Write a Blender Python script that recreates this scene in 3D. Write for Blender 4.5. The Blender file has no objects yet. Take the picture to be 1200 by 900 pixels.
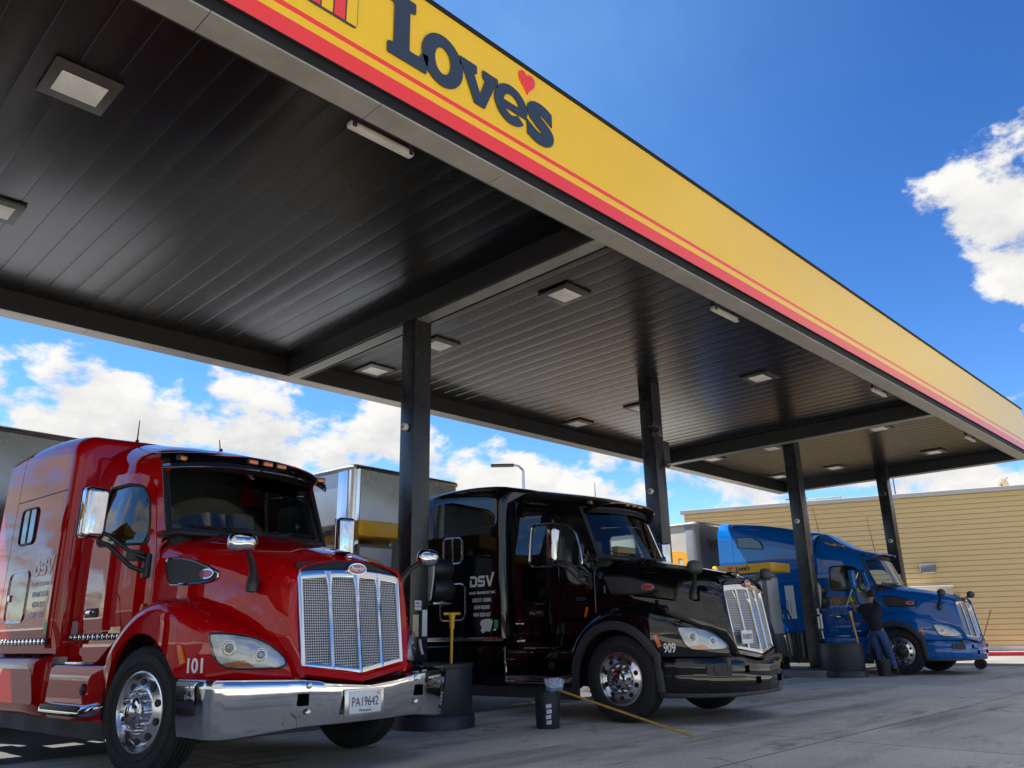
import bpy, bmesh, math, random
from math import sin, cos, pi, radians, sqrt, atan2
from mathutils import Vector, Matrix
from mathutils.geometry import delaunay_2d_cdt

random.seed(7)
SC = bpy.context.scene
COL = SC.collection

# ------------------------------------------------------------------ camera
cam_data = bpy.data.cameras.new('camera')
cam = bpy.data.objects.new('camera', cam_data)
COL.objects.link(cam)
SC.camera = cam
cam_data.sensor_width = 36.0
cam_data.lens = 27.74
cam_data.clip_end = 3000
RW = [[0.7030064, 0.2030986, 0.68156655], [-0.71093821, 0.22586387, 0.66599728], [-0.01867814, -0.95275205, 0.3031743]]
M = Matrix.Identity(4)
for i in range(3):
    M[i][0] = RW[i][0]; M[i][1] = -RW[i][1]; M[i][2] = -RW[i][2]
M[2][3] = 1.03
cam.matrix_world = M

# ------------------------------------------------------------------ world / sky
SUN_EL, SUN_AZ = radians(60), radians(110)      # azimuth from +X towards +Y (behind the canopy)
world = bpy.data.worlds.new('World')
SC.world = world
world.use_nodes = True
nt = world.node_tree
nt.nodes.clear()
N = nt.nodes.new; LK = nt.links.new


def wmath(op, a, b=None, c=None, clamp=False):
    n = N('ShaderNodeMath'); n.operation = op; n.use_clamp = clamp
    for i, v in enumerate((a, b, c)):
        if v is None: continue
        if isinstance(v, (int, float)): n.inputs[i].default_value = v
        else: LK(v, n.inputs[i])
    return n.outputs[0]


wo = N('ShaderNodeOutputWorld'); bg = N('ShaderNodeBackground')
bg.inputs['Strength'].default_value = 0.1
sky = N('ShaderNodeTexSky'); sky.sky_type = 'NISHITA'; sky.sun_disc = False
sky.sun_elevation = SUN_EL; sky.sun_rotation = pi / 2 - SUN_AZ
sky.altitude = 1200; sky.air_density = 1.0; sky.dust_density = 0.35; sky.ozone_density = 2.2
gam = N('ShaderNodeGamma'); gam.inputs['Gamma'].default_value = 1.4; LK(sky.outputs[0], gam.inputs['Color'])
hsv = N('ShaderNodeHueSaturation'); hsv.inputs['Hue'].default_value = 0.502; hsv.inputs['Saturation'].default_value = 1.13; hsv.inputs['Value'].default_value = 0.42
LK(gam.outputs[0], hsv.inputs['Color'])
tc = N('ShaderNodeTexCoord')
nrm = N('ShaderNodeVectorMath'); nrm.operation = 'NORMALIZE'; LK(tc.outputs['Generated'], nrm.inputs[0])
DIR = nrm.outputs[0]
sep = N('ShaderNodeSeparateXYZ'); LK(DIR, sep.inputs[0])
EL = sep.outputs[2]


def fbm(vec, scale, detail=9, rough=0.56, off=(0, 0, 0), zs=1.7):
    m = N('ShaderNodeMapping'); m.inputs['Location'].default_value = off
    m.inputs['Scale'].default_value = (1, 1, zs)
    LK(vec, m.inputs['Vector'])
    n = N('ShaderNodeTexNoise'); n.inputs['Scale'].default_value = scale
    n.inputs['Detail'].default_value = detail; n.inputs['Roughness'].default_value = rough
    LK(m.outputs[0], n.inputs['Vector'])
    return n.outputs['Fac']


def blob(d, r0, r1):
    """1 within angular chord r0 of the direction d, 0 beyond r1"""
    v = N('ShaderNodeVectorMath'); v.operation = 'DISTANCE'
    LK(DIR, v.inputs[0]); l = sqrt(sum(c * c for c in d)); v.inputs[1].default_value = tuple(c / l for c in d)
    mr = N('ShaderNodeMapRange'); mr.interpolation_type = 'SMOOTHSTEP'
    mr.inputs[1].default_value = r0; mr.inputs[2].default_value = r1
    mr.inputs[3].default_value = 1; mr.inputs[4].default_value = 0
    LK(v.outputs['Value'], mr.inputs[0])
    return mr.outputs[0]


def maprange(v, a, b, c, d, kind='SMOOTHSTEP'):
    mr = N('ShaderNodeMapRange'); mr.interpolation_type = kind
    for i, x in enumerate((a, b, c, d)): mr.inputs[i + 1].default_value = x
    LK(v, mr.inputs[0])
    return mr.outputs[0]


OFF = (3.1, 1.7, 0.4)
n1 = fbm(DIR, 7.4, 12, 0.62, OFF)
n2 = fbm(DIR, 7.4, 6, 0.58, (OFF[0], OFF[1] + 0.02, OFF[2] + 0.06))
# how much cloud at each height above the horizon
cov = wmath('ADD', maprange(EL, 0.22, 0.42, 0.105, -0.12), maprange(EL, 0.70, 0.85, 0.0, 0.30))  # the overhead cover is out of view, added to neutralise the light
low = maprange(EL, -0.02, 0.16, 0.06, 0.0)
bias = wmath('ADD', cov, low)
bias = wmath('ADD', bias, wmath('MULTIPLY', blob((0.905, 0.10, 0.42), 0.07, 0.21), 0.44))
bias = wmath('SUBTRACT', bias, wmath('MULTIPLY', blob((0.88, 0.27, 0.30), 0.02, 0.14), 0.25))
bias = wmath('SUBTRACT', bias, wmath('MULTIPLY', blob((0.75, 0.31, 0.59), 0.15, 0.45), 0.2))
bias = wmath('SUBTRACT', bias, wmath('MULTIPLY', blob((0.69, 0.69, 0.262), 0.01, 0.11), 0.12))
bias = wmath('SUBTRACT', bias, wmath('MULTIPLY', blob((0.50, 0.82, 0.31), 0.02, 0.12), 0.15))
bias = wmath('SUBTRACT', bias, wmath('MULTIPLY', blob((0.37, 0.87, 0.345), 0.02, 0.13), 0.17))
bias = wmath('ADD', bias, wmath('MULTIPLY', blob((0.33, 0.90, 0.23), 0.05, 0.28), 0.11))
# broad cloud fields added out of view to whiten fill light and reflections
bias = wmath('ADD', bias, wmath('MULTIPLY', blob((-0.9, -0.25, 0.35), 0.3, 0.85), 0.24))
bias = wmath('ADD', bias, wmath('MULTIPLY', blob((0.85, -0.5, 0.3), 0.1, 0.4), 0.2))
bias = wmath('SUBTRACT', bias, wmath('MULTIPLY', blob((0.93, 0.16, 0.28), 0.01, 0.09), 0.28))
dens = wmath('ADD', wmath('MULTIPLY_ADD', n1, 1.4, -0.2), bias)
mask = maprange(dens, 0.535, 0.675, 0, 1)
# relief: bright where the cloud thins out upwards, grey where more cloud lies above
rel = wmath('SUBTRACT', n1, n2)
n3 = fbm(DIR, 22, 6, 0.6, (1, 2, 3))
shade = wmath('ADD', wmath('MULTIPLY', rel, 2.8), 0.70)
shade = wmath('ADD', shade, wmath('MULTIPLY', wmath('SUBTRACT', n3, 0.5), 0.55))
shade = wmath('SUBTRACT', shade, wmath('MULTIPLY', maprange(dens, 0.66, 0.9, 0, 1), 0.18), clamp=True)
ccol = N('ShaderNodeMix'); ccol.data_type = 'RGBA'
ccol.inputs[6].default_value = (2.15, 2.2, 2.3, 1)
ccol.inputs[7].default_value = (3.5, 3.45, 3.35, 1)
LK(shade, ccol.inputs[0])
smix = N('ShaderNodeMix'); smix.data_type = 'RGBA'
# thin high veil towards the light
veil = wmath('MULTIPLY', blob((0.42, 0.56, 0.71), 0.05, 0.62), wmath('ADD', wmath('MULTIPLY', fbm(DIR, 5.0, 7, 0.6, (5, 2, 8), 0.8), 0.5), 0.05))
vmix = N('ShaderNodeMix'); vmix.data_type = 'RGBA'; vmix.inputs[7].default_value = (1.25, 2.6, 4.0, 1)
LK(veil, vmix.inputs[0]); LK(hsv.outputs[0], vmix.inputs[6])
LK(mask, smix.inputs[0]); LK(vmix.outputs[2], smix.inputs[6]); LK(ccol.outputs[2], smix.inputs[7])
LK(smix.outputs[2], bg.inputs['Color']); LK(bg.outputs[0], wo.inputs[0])

# ------------------------------------------------------------------ sun
sun_data = bpy.data.lights.new('sun', 'SUN')
sun_data.energy = 5.0; sun_data.angle = radians(0.6); sun_data.color = (1, 0.95, 0.87)
sun = bpy.data.objects.new('sun', sun_data); COL.objects.link(sun)
sd = Vector((cos(SUN_EL) * cos(SUN_AZ), cos(SUN_EL) * sin(SUN_AZ), sin(SUN_EL)))
sun.rotation_euler = sd.to_track_quat('Z', 'Y').to_euler()

SC.view_settings.view_transform = 'Standard'
SC.view_settings.look = 'None'
SC.view_settings.exposure = 1.5
SC.view_settings.gamma = 1.0
SC.view_settings.use_curve_mapping = False
SC.render.engine = 'CYCLES'
SC.cycles.max_bounces = 8
SC.cycles.diffuse_bounces = 4
SC.cycles.glossy_bounces = 5
SC.cycles.transparent_max_bounces = 12
SC.cycles.caustics_reflective = False
SC.cycles.caustics_refractive = False


# ------------------------------------------------------------------ materials
def pbr(name, color, rough=0.5, metal=0.0, coat=0.0, vary=0.0, vscale=6.0, rvary=0.0, bump=0.0, bscale=80.0, spec=0.5, coatrough=0.03, coatior=1.5):
    m = bpy.data.materials.new(name); m.use_nodes = True
    t = m.node_tree; b = t.nodes['Principled BSDF']
    b.inputs['Base Color'].default_value = (*color, 1)
    b.inputs['Roughness'].default_value = rough
    b.inputs['Metallic'].default_value = metal
    b.inputs['Specular IOR Level'].default_value = spec
    if coat:
        b.inputs['Coat Weight'].default_value = coat
        b.inputs['Coat Roughness'].default_value = coatrough
        b.inputs['Coat IOR'].default_value = coatior
    if vary or rvary:
        c = t.nodes.new('ShaderNodeTexCoord')
        n = t.nodes.new('ShaderNodeTexNoise'); n.inputs['Scale'].default_value = vscale
        n.inputs['Detail'].default_value = 7; n.inputs['Roughness'].default_value = 0.62
        t.links.new(c.outputs['Object'], n.inputs['Vector'])
        if vary:
            mx = t.nodes.new('ShaderNodeMix'); mx.data_type = 'RGBA'
            mx.inputs[6].default_value = (*[max(0, x * (1 - vary)) for x in color], 1)
            mx.inputs[7].default_value = (*[min(1, x * (1 + vary)) for x in color], 1)
            mr = t.nodes.new('ShaderNodeMapRange'); mr.inputs[1].default_value = 0.3; mr.inputs[2].default_value = 0.7
            t.links.new(n.outputs['Fac'], mr.inputs[0])
            t.links.new(mr.outputs[0], mx.inputs[0]); t.links.new(mx.outputs[2], b.inputs['Base Color'])
        if rvary:
            mr = t.nodes.new('ShaderNodeMapRange'); mr.inputs[1].default_value = 0.3; mr.inputs[2].default_value = 0.7
            mr.inputs[3].default_value = max(0, rough - rvary); mr.inputs[4].default_value = min(1, rough + rvary)
            t.links.new(n.outputs['Fac'], mr.inputs[0]); t.links.new(mr.outputs[0], b.inputs['Roughness'])
    if bump:
        c = t.nodes.new('ShaderNodeTexCoord')
        n = t.nodes.new('ShaderNodeTexNoise'); n.inputs['Scale'].default_value = bscale; n.inputs['Detail'].default_value = 5
        t.links.new(c.outputs['Object'], n.inputs['Vector'])
        bp = t.nodes.new('ShaderNodeBump'); bp.inputs['Strength'].default_value = bump; bp.inputs['Distance'].default_value = 0.02
        t.links.new(n.outputs['Fac'], bp.inputs['Height']); t.links.new(bp.outputs[0], b.inputs['Normal'])
    return m


def glass(name, tint, refl=1.0):
    m = bpy.data.materials.new(name); m.use_nodes = True
    t = m.node_tree; t.nodes.clear()
    o = t.nodes.new('ShaderNodeOutputMaterial')
    tr = t.nodes.new('ShaderNodeBsdfTransparent'); tr.inputs[0].default_value = (*tint, 1)
    gl = t.nodes.new('ShaderNodeBsdfGlossy'); gl.inputs['Roughness'].default_value = 0.01; gl.inputs[0].default_value = (1, 1, 1, 1)
    fr = t.nodes.new('ShaderNodeFresnel'); fr.inputs['IOR'].default_value = 1.5
    mm = t.nodes.new('ShaderNodeMath'); mm.operation = 'MULTIPLY'; mm.inputs[1].default_value = refl
    t.links.new(fr.outputs[0], mm.inputs[0])
    mx = t.nodes.new('ShaderNodeMixShader')
    t.links.new(mm.outputs[0], mx.inputs[0]); t.links.new(tr.outputs[0], mx.inputs[1]); t.links.new(gl.outputs[0], mx.inputs[2])
    t.links.new(mx.outputs[0], o.inputs[0])
    return m


MT = dict(
    red=pbr('red_paint', (0.45, 0.0015, 0.004), 0.5, 0.0, 1.0, rvary=0.06, vscale=3, spec=0.0, coatrough=0.008, coatior=1.5),
    black=pbr('black_paint', (0.003, 0.003, 0.004), 0.5, 0.0, 1.0, rvary=0.06, vscale=3, spec=0.0, coatrough=0.008, coatior=1.55),
    blue=pbr('blue_paint', (0.0005, 0.112, 0.41), 0.45, 0.0, 1.0, rvary=0.06, vscale=3, spec=0.0, coatrough=0.01, coatior=1.55),
    chrome=pbr('chrome', (0.60, 0.61, 0.63), 0.05, 1.0, rvary=0.03, vscale=14),
    chrome_d=pbr('dull_chrome', (0.55, 0.56, 0.58), 0.22, 1.0, rvary=0.1, vscale=20),
    alu=pbr('polished_aluminium', (0.78, 0.79, 0.80), 0.22, 1.0, vary=0.03, rvary=0.03, vscale=9),
    plastic=pbr('black_plastic', (0.014, 0.014, 0.016), 0.45, rvary=0.12, vscale=12),
    plastic_g=pbr('dark_grey_plastic', (0.035, 0.037, 0.040), 0.55, vary=0.25, rvary=0.1, vscale=9),
    rubber=pbr('tyre_rubber', (0.017, 0.017, 0.018), 0.75, vary=0.35, vscale=18, bump=0.15, bscale=60),
    skirt=pbr('dusty_rubber', (0.035, 0.036, 0.036), 0.7, vary=0.5, vscale=5),
    inner=pbr('cab_interior', (0.022, 0.023, 0.026), 0.8, vary=0.2),
    seat=pbr('grey_seat', (0.08, 0.085, 0.095), 0.9, vary=0.2),
    void=pbr('hole_shade_black', (0.002, 0.002, 0.002), 1.0, spec=0.0),  # near-black colour stands in for the shade inside the tow holes
    lampglass=pbr('projector_lens', (0.30, 0.33, 0.36), 0.05, coat=1.0),
    amber=pbr('amber_lens', (0.75, 0.17, 0.01), 0.15, coat=0.6),
    lens=glass('headlight_lens', (0.90, 0.93, 0.94), 1.6),
    reflector=pbr('headlight_bowl', (0.74, 0.77, 0.80), 0.38, 0.3, vary=0.15, vscale=16),
    glass=glass('window_glass', (0.74, 0.84, 0.82), 1.35),
    dglass=pbr('dark_glass', (0.01, 0.012, 0.014), 0.03, coat=0.5),
    white=pbr('white_lettering', (0.78, 0.79, 0.78), 0.4),
    grey_l=pbr('pale_lettering', (0.85, 0.84, 0.82), 0.4),
    gold=pbr('gold_lettering', (0.85, 0.42, 0.03), 0.4),
    emblem=pbr('emblem_red', (0.42, 0.015, 0.03), 0.2, coat=1),
    green=pbr('green_sticker', (0.05, 0.42, 0.12), 0.4),
    sticker=pbr('grey_sticker', (0.34, 0.36, 0.37), 0.4),
    plate=pbr('plate_white', (0.70, 0.74, 0.78), 0.35, vary=0.1, vscale=18),
    navy=pbr('navy_letters', (0.030, 0.045, 0.075), 0.45),
    hose=pbr('hose_rubber', (0.012, 0.012, 0.013), 0.5),
    yellow_pole=pbr('yellow_plastic', (0.72, 0.42, 0.02), 0.4, vary=0.12, vscale=20),
    wood=pbr('wooden_pole', (0.55, 0.30, 0.06), 0.5, vary=0.25, vscale=15),
    drum=pbr('drum_plastic', (0.022, 0.025, 0.030), 0.5, vary=0.4, rvary=0.12, vscale=4),
)


def stripes_mat(name, a, b, axis, freq, rough, metal=0.0, bump=0.3, sharp=False, vary=0.1):
    """siding / ribs: a saw profile along one axis of the object"""
    m = bpy.data.materials.new(name); m.use_nodes = True
    t = m.node_tree; bs = t.nodes['Principled BSDF']
    bs.inputs['Roughness'].default_value = rough; bs.inputs['Metallic'].default_value = metal
    c = t.nodes.new('ShaderNodeTexCoord'); s = t.nodes.new('ShaderNodeSeparateXYZ')
    t.links.new(c.outputs['Object'], s.inputs[0])
    f = t.nodes.new('ShaderNodeMath'); f.operation = 'MULTIPLY'; f.inputs[1].default_value = freq
    t.links.new(s.outputs['XYZ'.index(axis)], f.inputs[0])
    fr = t.nodes.new('ShaderNodeMath'); fr.operation = 'FRACT'; t.links.new(f.outputs[0], fr.inputs[0])
    n = t.nodes.new('ShaderNodeTexNoise'); n.inputs['Scale'].default_value = 1.3; n.inputs['Detail'].default_value = 8
    mp = t.nodes.new('ShaderNodeMapping'); mp.inputs['Scale'].default_value = (1, 1, 0.35)
    t.links.new(c.outputs['Object'], mp.inputs[0]); t.links.new(mp.outputs[0], n.inputs['Vector'])
    mx = t.nodes.new('ShaderNodeMix'); mx.data_type = 'RGBA'
    mx.inputs[6].default_value = (*a, 1); mx.inputs[7].default_value = (*b, 1)
    t.links.new(n.outputs['Fac'], mx.inputs[0]); t.links.new(mx.outputs[2], bs.inputs['Base Color'])
    bp = t.nodes.new('ShaderNodeBump'); bp.inputs['Strength'].default_value = bump; bp.inputs['Distance'].default_value = 0.03
    t.links.new(fr.outputs[0], bp.inputs['Height']); t.links.new(bp.outputs[0], bs.inputs['Normal'])
    return m


def mesh_mat():
    """woven wire of the radiator grille"""
    m = bpy.data.materials.new('grille_wire'); m.use_nodes = True
    t = m.node_tree; bs = t.nodes['Principled BSDF']
    bs.inputs['Metallic'].default_value = 0.7; bs.inputs['Roughness'].default_value = 0.35
    c = t.nodes.new('ShaderNodeTexCoord'); s = t.nodes.new('ShaderNodeSeparateXYZ')
    t.links.new(c.outputs['Object'], s.inputs[0])

    def mth(op, a, b=None):
        n = t.nodes.new('ShaderNodeMath'); n.operation = op
        for i, v in enumerate((a, b)):
            if v is None: continue
            if isinstance(v, (int, float)): n.inputs[i].default_value = v
            else: t.links.new(v, n.inputs[i])
        return n.outputs[0]
    K = 2 * pi / 0.040
    a = mth('SINE', mth('MULTIPLY', mth('ADD', s.outputs[0], s.outputs[2]), K))
    b = mth('SINE', mth('MULTIPLY', mth('SUBTRACT', s.outputs[0], s.outputs[2]), K))
    w = mth('MULTIPLY', a, b)
    mr = t.nodes.new('ShaderNodeMapRange'); mr.inputs[1].default_value = -0.35; mr.inputs[2].default_value = 0.25
    t.links.new(w, mr.inputs[0])
    mx = t.nodes.new('ShaderNodeMix'); mx.data_type = 'RGBA'
    mx.inputs[6].default_value = (0.012, 0.012, 0.016, 1); mx.inputs[7].default_value = (0.58, 0.60, 0.64, 1)
    t.links.new(mr.outputs[0], mx.inputs[0]); t.links.new(mx.outputs[2], bs.inputs['Base Color'])
    bp = t.nodes.new('ShaderNodeBump'); bp.inputs['Strength'].default_value = 0.5; bp.inputs['Distance'].default_value = 0.01
    t.links.new(w, bp.inputs['Height']); t.links.new(bp.outputs[0], bs.inputs['Normal'])
    return m


MT['wire'] = mesh_mat()


def ground_mat():
    m = bpy.data.materials.new('concrete_paving'); m.use_nodes = True
    t = m.node_tree; bs = t.nodes['Principled BSDF']
    c = t.nodes.new('ShaderNodeTexCoord')

    def noise(scale, detail, rough, sc=(1, 1, 1), rot=0.0, loc=(0, 0, 0)):
        mp = t.nodes.new('ShaderNodeMapping'); mp.inputs['Scale'].default_value = sc
        mp.inputs['Rotation'].default_value = (0, 0, rot); mp.inputs['Location'].default_value = loc
        n = t.nodes.new('ShaderNodeTexNoise'); n.inputs['Scale'].default_value = scale
        n.inputs['Detail'].default_value = detail; n.inputs['Roughness'].default_value = rough
        t.links.new(c.outputs['Object'], mp.inputs[0]); t.links.new(mp.outputs[0], n.inputs['Vector'])
        return n.outputs['Fac']

    def mr(v, a, b, cc, d):
        n = t.nodes.new('ShaderNodeMapRange')
        for i, x in enumerate((a, b, cc, d)): n.inputs[i + 1].default_value = x
        t.links.new(v, n.inputs[0]); return n.outputs[0]

    def mix(f, a, b, bt='MIX'):
        n = t.nodes.new('ShaderNodeMix'); n.data_type = 'RGBA'; n.blend_type = bt
        if isinstance(f, float): n.inputs[0].default_value = f
        else: t.links.new(f, n.inputs[0])
        for i, v in ((6, a), (7, b)):
            if isinstance(v, tuple): n.inputs[i].default_value = (*v, 1)
            else: t.links.new(v, n.inputs[i])
        return n.outputs[2]
    base = mix(mr(noise(0.45, 9, 0.62), 0.38, 0.62, 0, 1), (0.55, 0.50, 0.41), (0.71, 0.655, 0.55))
    streak = mr(noise(0.5, 9, 0.66, (0.22, 1.5, 1), radians(18)), 0.49, 0.60, 0, 0.9)
    base = mix(streak, base, (0.31, 0.285, 0.245))
    streak2 = mr(noise(0.9, 8, 0.65, (0.16, 2.2, 1), radians(-14), (7, 3, 0)), 0.53, 0.64, 0, 0.6)
    base = mix(streak2, base, (0.56, 0.54, 0.49))
    spot = mr(noise(1.7, 8, 0.66, (0.6, 1.3, 1), 0.2, (11, 5, 0)), 0.58, 0.66, 0, 0.6)
    base = mix(spot, base, (0.17, 0.16, 0.14))
    fine = mr(noise(30, 8, 0.75), 0.3, 0.7, 0.68, 1.25)
    fc = t.nodes.new('ShaderNodeCombineColor')
    for i in range(3): t.links.new(fine, fc.inputs[i])
    base = mix(1.0, base, fc.outputs[0], 'MULTIPLY')
    # saw-cut joints of the slabs
    s = t.nodes.new('ShaderNodeSeparateXYZ'); t.links.new(c.outputs['Object'], s.inputs[0])

    def joint(o, period, off):
        a = t.nodes.new('ShaderNodeMath'); a.operation = 'ADD'; a.inputs[1].default_value = off; t.links.new(o, a.inputs[0])
        a2 = t.nodes.new('ShaderNodeMath'); a2.operation = 'PINGPONG'; a2.inputs[1].default_value = period / 2; t.links.new(a.outputs[0], a2.inputs[0])
        return mr(a2.outputs[0], 0.006, 0.016, 1, 0)
    base = mix(joint(s.outputs[0], 4.4, 0.7), base, (0.12, 0.12, 0.12))
    base = mix(joint(s.outputs[1], 4.6, 0.9), base, (0.12, 0.12, 0.12))
    # hairline cracks
    vo = t.nodes.new('ShaderNodeTexVoronoi'); vo.feature = 'DISTANCE_TO_EDGE'; vo.inputs['Scale'].default_value = 0.45
    wv = t.nodes.new('ShaderNodeVectorMath'); wv.operation = 'ADD'
    nz = t.nodes.new('ShaderNodeTexNoise'); nz.inputs['Scale'].default_value = 1.6; nz.inputs['Detail'].default_value = 6
    t.links.new(c.outputs['Object'], nz.inputs['Vector']); t.links.new(c.outputs['Object'], wv.inputs[0]); t.links.new(nz.outputs['Color'], wv.inputs[1])
    t.links.new(wv.outputs[0], vo.inputs['Vector'])
    crack = t.nodes.new('ShaderNodeMath'); crack.operation = 'MULTIPLY'
    t.links.new(mr(vo.outputs['Distance'], 0.0, 0.006, 0.75, 0), crack.inputs[0]); t.links.new(mr(noise(0.35, 3, 0.5, (1, 1, 1), 0, (4, 9, 0)), 0.50, 0.60, 0, 1), crack.inputs[1])
    base = mix(crack.outputs[0], base, (0.08, 0.078, 0.075))
    t.links.new(base, bs.inputs['Base Color'])
    t.links.new(mr(noise(1.1, 6, 0.6), 0.3, 0.7, 0.45, 0.85), bs.inputs['Roughness'])
    bs.inputs['Specular IOR Level'].default_value = 0.35
    bp = t.nodes.new('ShaderNodeBump'); bp.inputs['Strength'].default_value = 0.12; bp.inputs['Distance'].default_value = 0.02
    t.links.new(noise(60, 6, 0.7), bp.inputs['Height']); t.links.new(bp.outputs[0], bs.inputs['Normal'])
    return m


# ------------------------------------------------------------------ mesh helpers
class MB:
    def __init__(s):
        s.v = []; s.f = []; s.m = []

    def add(s, V, F, mi=0, T=None):
        o = len(s.v)
        s.v += [tuple(T @ Vector(p)) if T is not None else tuple(p) for p in V]
        s.f += [[i + o for i in f] for f in F]
        s.m += [mi] * len(F)
        return s

    def bm(s, b, mi=0, T=None):
        b.verts.index_update()
        s.add([v.co[:] for v in b.verts], [[v.index for v in f.verts] for f in b.faces], mi, T); b.free(); return s

    def box(s, c, sz, bev=0.0, mi=0, T=None, seg=2):
        b = bmesh.new(); bmesh.ops.create_cube(b, size=1)
        for v in b.verts: v.co = Vector((v.co.x * sz[0], v.co.y * sz[1], v.co.z * sz[2]))
        if bev: bmesh.ops.bevel(b, geom=b.edges[:], offset=min(bev, min(sz) * 0.49), segments=seg, affect='EDGES', profile=0.6)
        for v in b.verts: v.co += Vector(c)
        return s.bm(b, mi, T)

    def cyl(s, c, r, h, axis='Z', seg=32, r2=None, mi=0, T=None, bev=0.0):
        r2 = r if r2 is None else r2
        pr = [(0, -h / 2), (r, -h / 2), (r2, h / 2), (0, h / 2)]
        if bev: pr = [(0, -h / 2), (r - bev, -h / 2), (r, -h / 2 + bev), (r2, h / 2 - bev), (r2 - bev, h / 2), (0, h / 2)]
        return s.lathe(pr, c, axis, seg, mi, T)

    def lathe(s, prof, c=(0, 0, 0), axis='Z', seg=40, mi=0, T=None):
        V = []; F = []; n = len(prof)
        for k in range(seg):
            a = 2 * pi * k / seg
            for r, h in prof:
                p = (r * cos(a), r * sin(a), h)
                if axis == 'X': p = (h, r * cos(a), r * sin(a))
                if axis == 'Y': p = (r * sin(a), h, r * cos(a))
                V.append((p[0] + c[0], p[1] + c[1], p[2] + c[2]))
        for k in range(seg):
            k2 = (k + 1) % seg
            for i in range(n - 1):
                F.append([k * n + i, k2 * n + i, k2 * n + i + 1, k * n + i + 1])
        return s.add(V, F, mi, T)

    def tube(s, path, r, seg=8, closed=False, mi=0, T=None):
        P = [Vector(p) for p in path]; n = len(P); V = []; F = []
        up = Vector((0, 0, 1)); prev = None
        for i in range(n):
            a = P[(i - 1) % n] if (closed or i > 0) else P[i]
            b = P[(i + 1) % n] if (closed or i < n - 1) else P[i]
            t = (b - a).normalized()
            if prev is None:
                x = t.cross(up)
                if x.length < 1e-3: x = t.cross(Vector((1, 0, 0)))
            else:
                x = prev - t * prev.dot(t)
                if x.length < 1e-4: x = t.cross(up)
            x.normalize(); prev = x; y = t.cross(x)
            rr = r[i] if isinstance(r, (list, tuple)) else r
            for k in range(seg):
                q = 2 * pi * k / seg
                V.append(P[i] + x * (cos(q) * rr) + y * (sin(q) * rr))
        for i in range(n if closed else n - 1):
            j = (i + 1) % n
            for k in range(seg):
                k2 = (k + 1) % seg
                F.append([i * seg + k, i * seg + k2, j * seg + k2, j * seg + k])
        if not closed:
            F.append(list(range(seg))[::-1]); F.append([(n - 1) * seg + k for k in range(seg)])
        return s.add(V, F, mi, T)

    def grid(s, rows, mi=0, T=None, closed=False):
        n = len(rows[0]); V = [p for r in rows for p in r]; F = []
        for i in range(len(rows) - 1):
            for j in range(n if closed else n - 1):
                j2 = (j + 1) % n
                F.append([i * n + j, i * n + j2, (i + 1) * n + j2, (i + 1) * n + j])
        return s.add(V, F, mi, T)

    def prism(s, outl, d0, d1, mapf, mi=0):
        """flat outline (u,v) extruded between two depths; mapf(u,v,d) -> xyz"""
        n = len(outl)
        V = [mapf(u, v, d0) for u, v in outl] + [mapf(u, v, d1) for u, v in outl]
        tri = cdt(outl, [], None)
        F = [[i, (i + 1) % n, n + (i + 1) % n, n + i] for i in range(n)]
        pts, ts = tri
        if len(pts) == n:
            F += [list(t) for t in ts] + [[n + i for i in t][::-1] for t in ts]
        return s.add(V, F, mi)

    def build(s, name, mats, parent=None, smooth=38, solid=None, loc=None, recalc=True):
        me = bpy.data.meshes.new(name)
        me.from_pydata(s.v, [], s.f)
        if recalc or solid:
            b = bmesh.new(); b.from_mesh(me)
            bmesh.ops.remove_doubles(b, verts=b.verts, dist=1e-5)
            bmesh.ops.recalc_face_normals(b, faces=b.faces)
            # material indices survive in the bmesh order only when no face was lost
            b.to_mesh(me); b.free()
        if not isinstance(mats, (list, tuple)): mats = [mats]
        for mm in mats: me.materials.append(mm)
        if len(mats) > 1 and len(me.polygons) == len(s.m):
            me.polygons.foreach_set('material_index', s.m)
        if smooth:
            me.shade_smooth()
            me.set_sharp_from_angle(angle=radians(smooth))
        me.update()
        o = bpy.data.objects.new(name, me); COL.objects.link(o)
        if parent is not None: o.parent = parent
        if loc is not None: o.location = loc
        if solid:
            md = o.modifiers.new('thickness', 'SOLIDIFY'); md.thickness = solid; md.offset = -1
            if len(mats) > 1:
                md.material_offset = 1; md.material_offset_rim = 0
            es = o.modifiers.new('edges', 'EDGE_SPLIT'); es.split_angle = radians(smooth or 30)
        return o


def inside(p, poly):
    x, y = p; r = False; n = len(poly); j = n - 1
    for i in range(n):
        xi, yi = poly[i]; xj, yj = poly[j]
        if (yi > y) != (yj > y) and x < (xj - xi) * (y - yi) / (yj - yi) + xi: r = not r
        j = i
    return r


def rnd(poly, r, n=5):
    out = []; m = len(poly)
    for i in range(m):
        p = Vector(poly[i]); a = Vector(poly[i - 1]) - p; b = Vector(poly[(i + 1) % m]) - p
        rr = min(r, a.length * 0.45, b.length * 0.45)
        s, e = p + a.normalized() * rr, p + b.normalized() * rr
        for k in range(n + 1):
            t = k / n
            q = s * (1 - t) ** 2 + p * 2 * t * (1 - t) + e * t * t
            out.append((q.x, q.y))
    return out


def dense(poly, step):
    out = []; m = len(poly)
    for i in range(m):
        a = Vector(poly[i]); b = Vector(poly[(i + 1) % m]); k = max(1, int((b - a).length / step))
        for j in range(k):
            q = a + (b - a) * (j / k); out.append((q.x, q.y))
    return out


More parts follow.
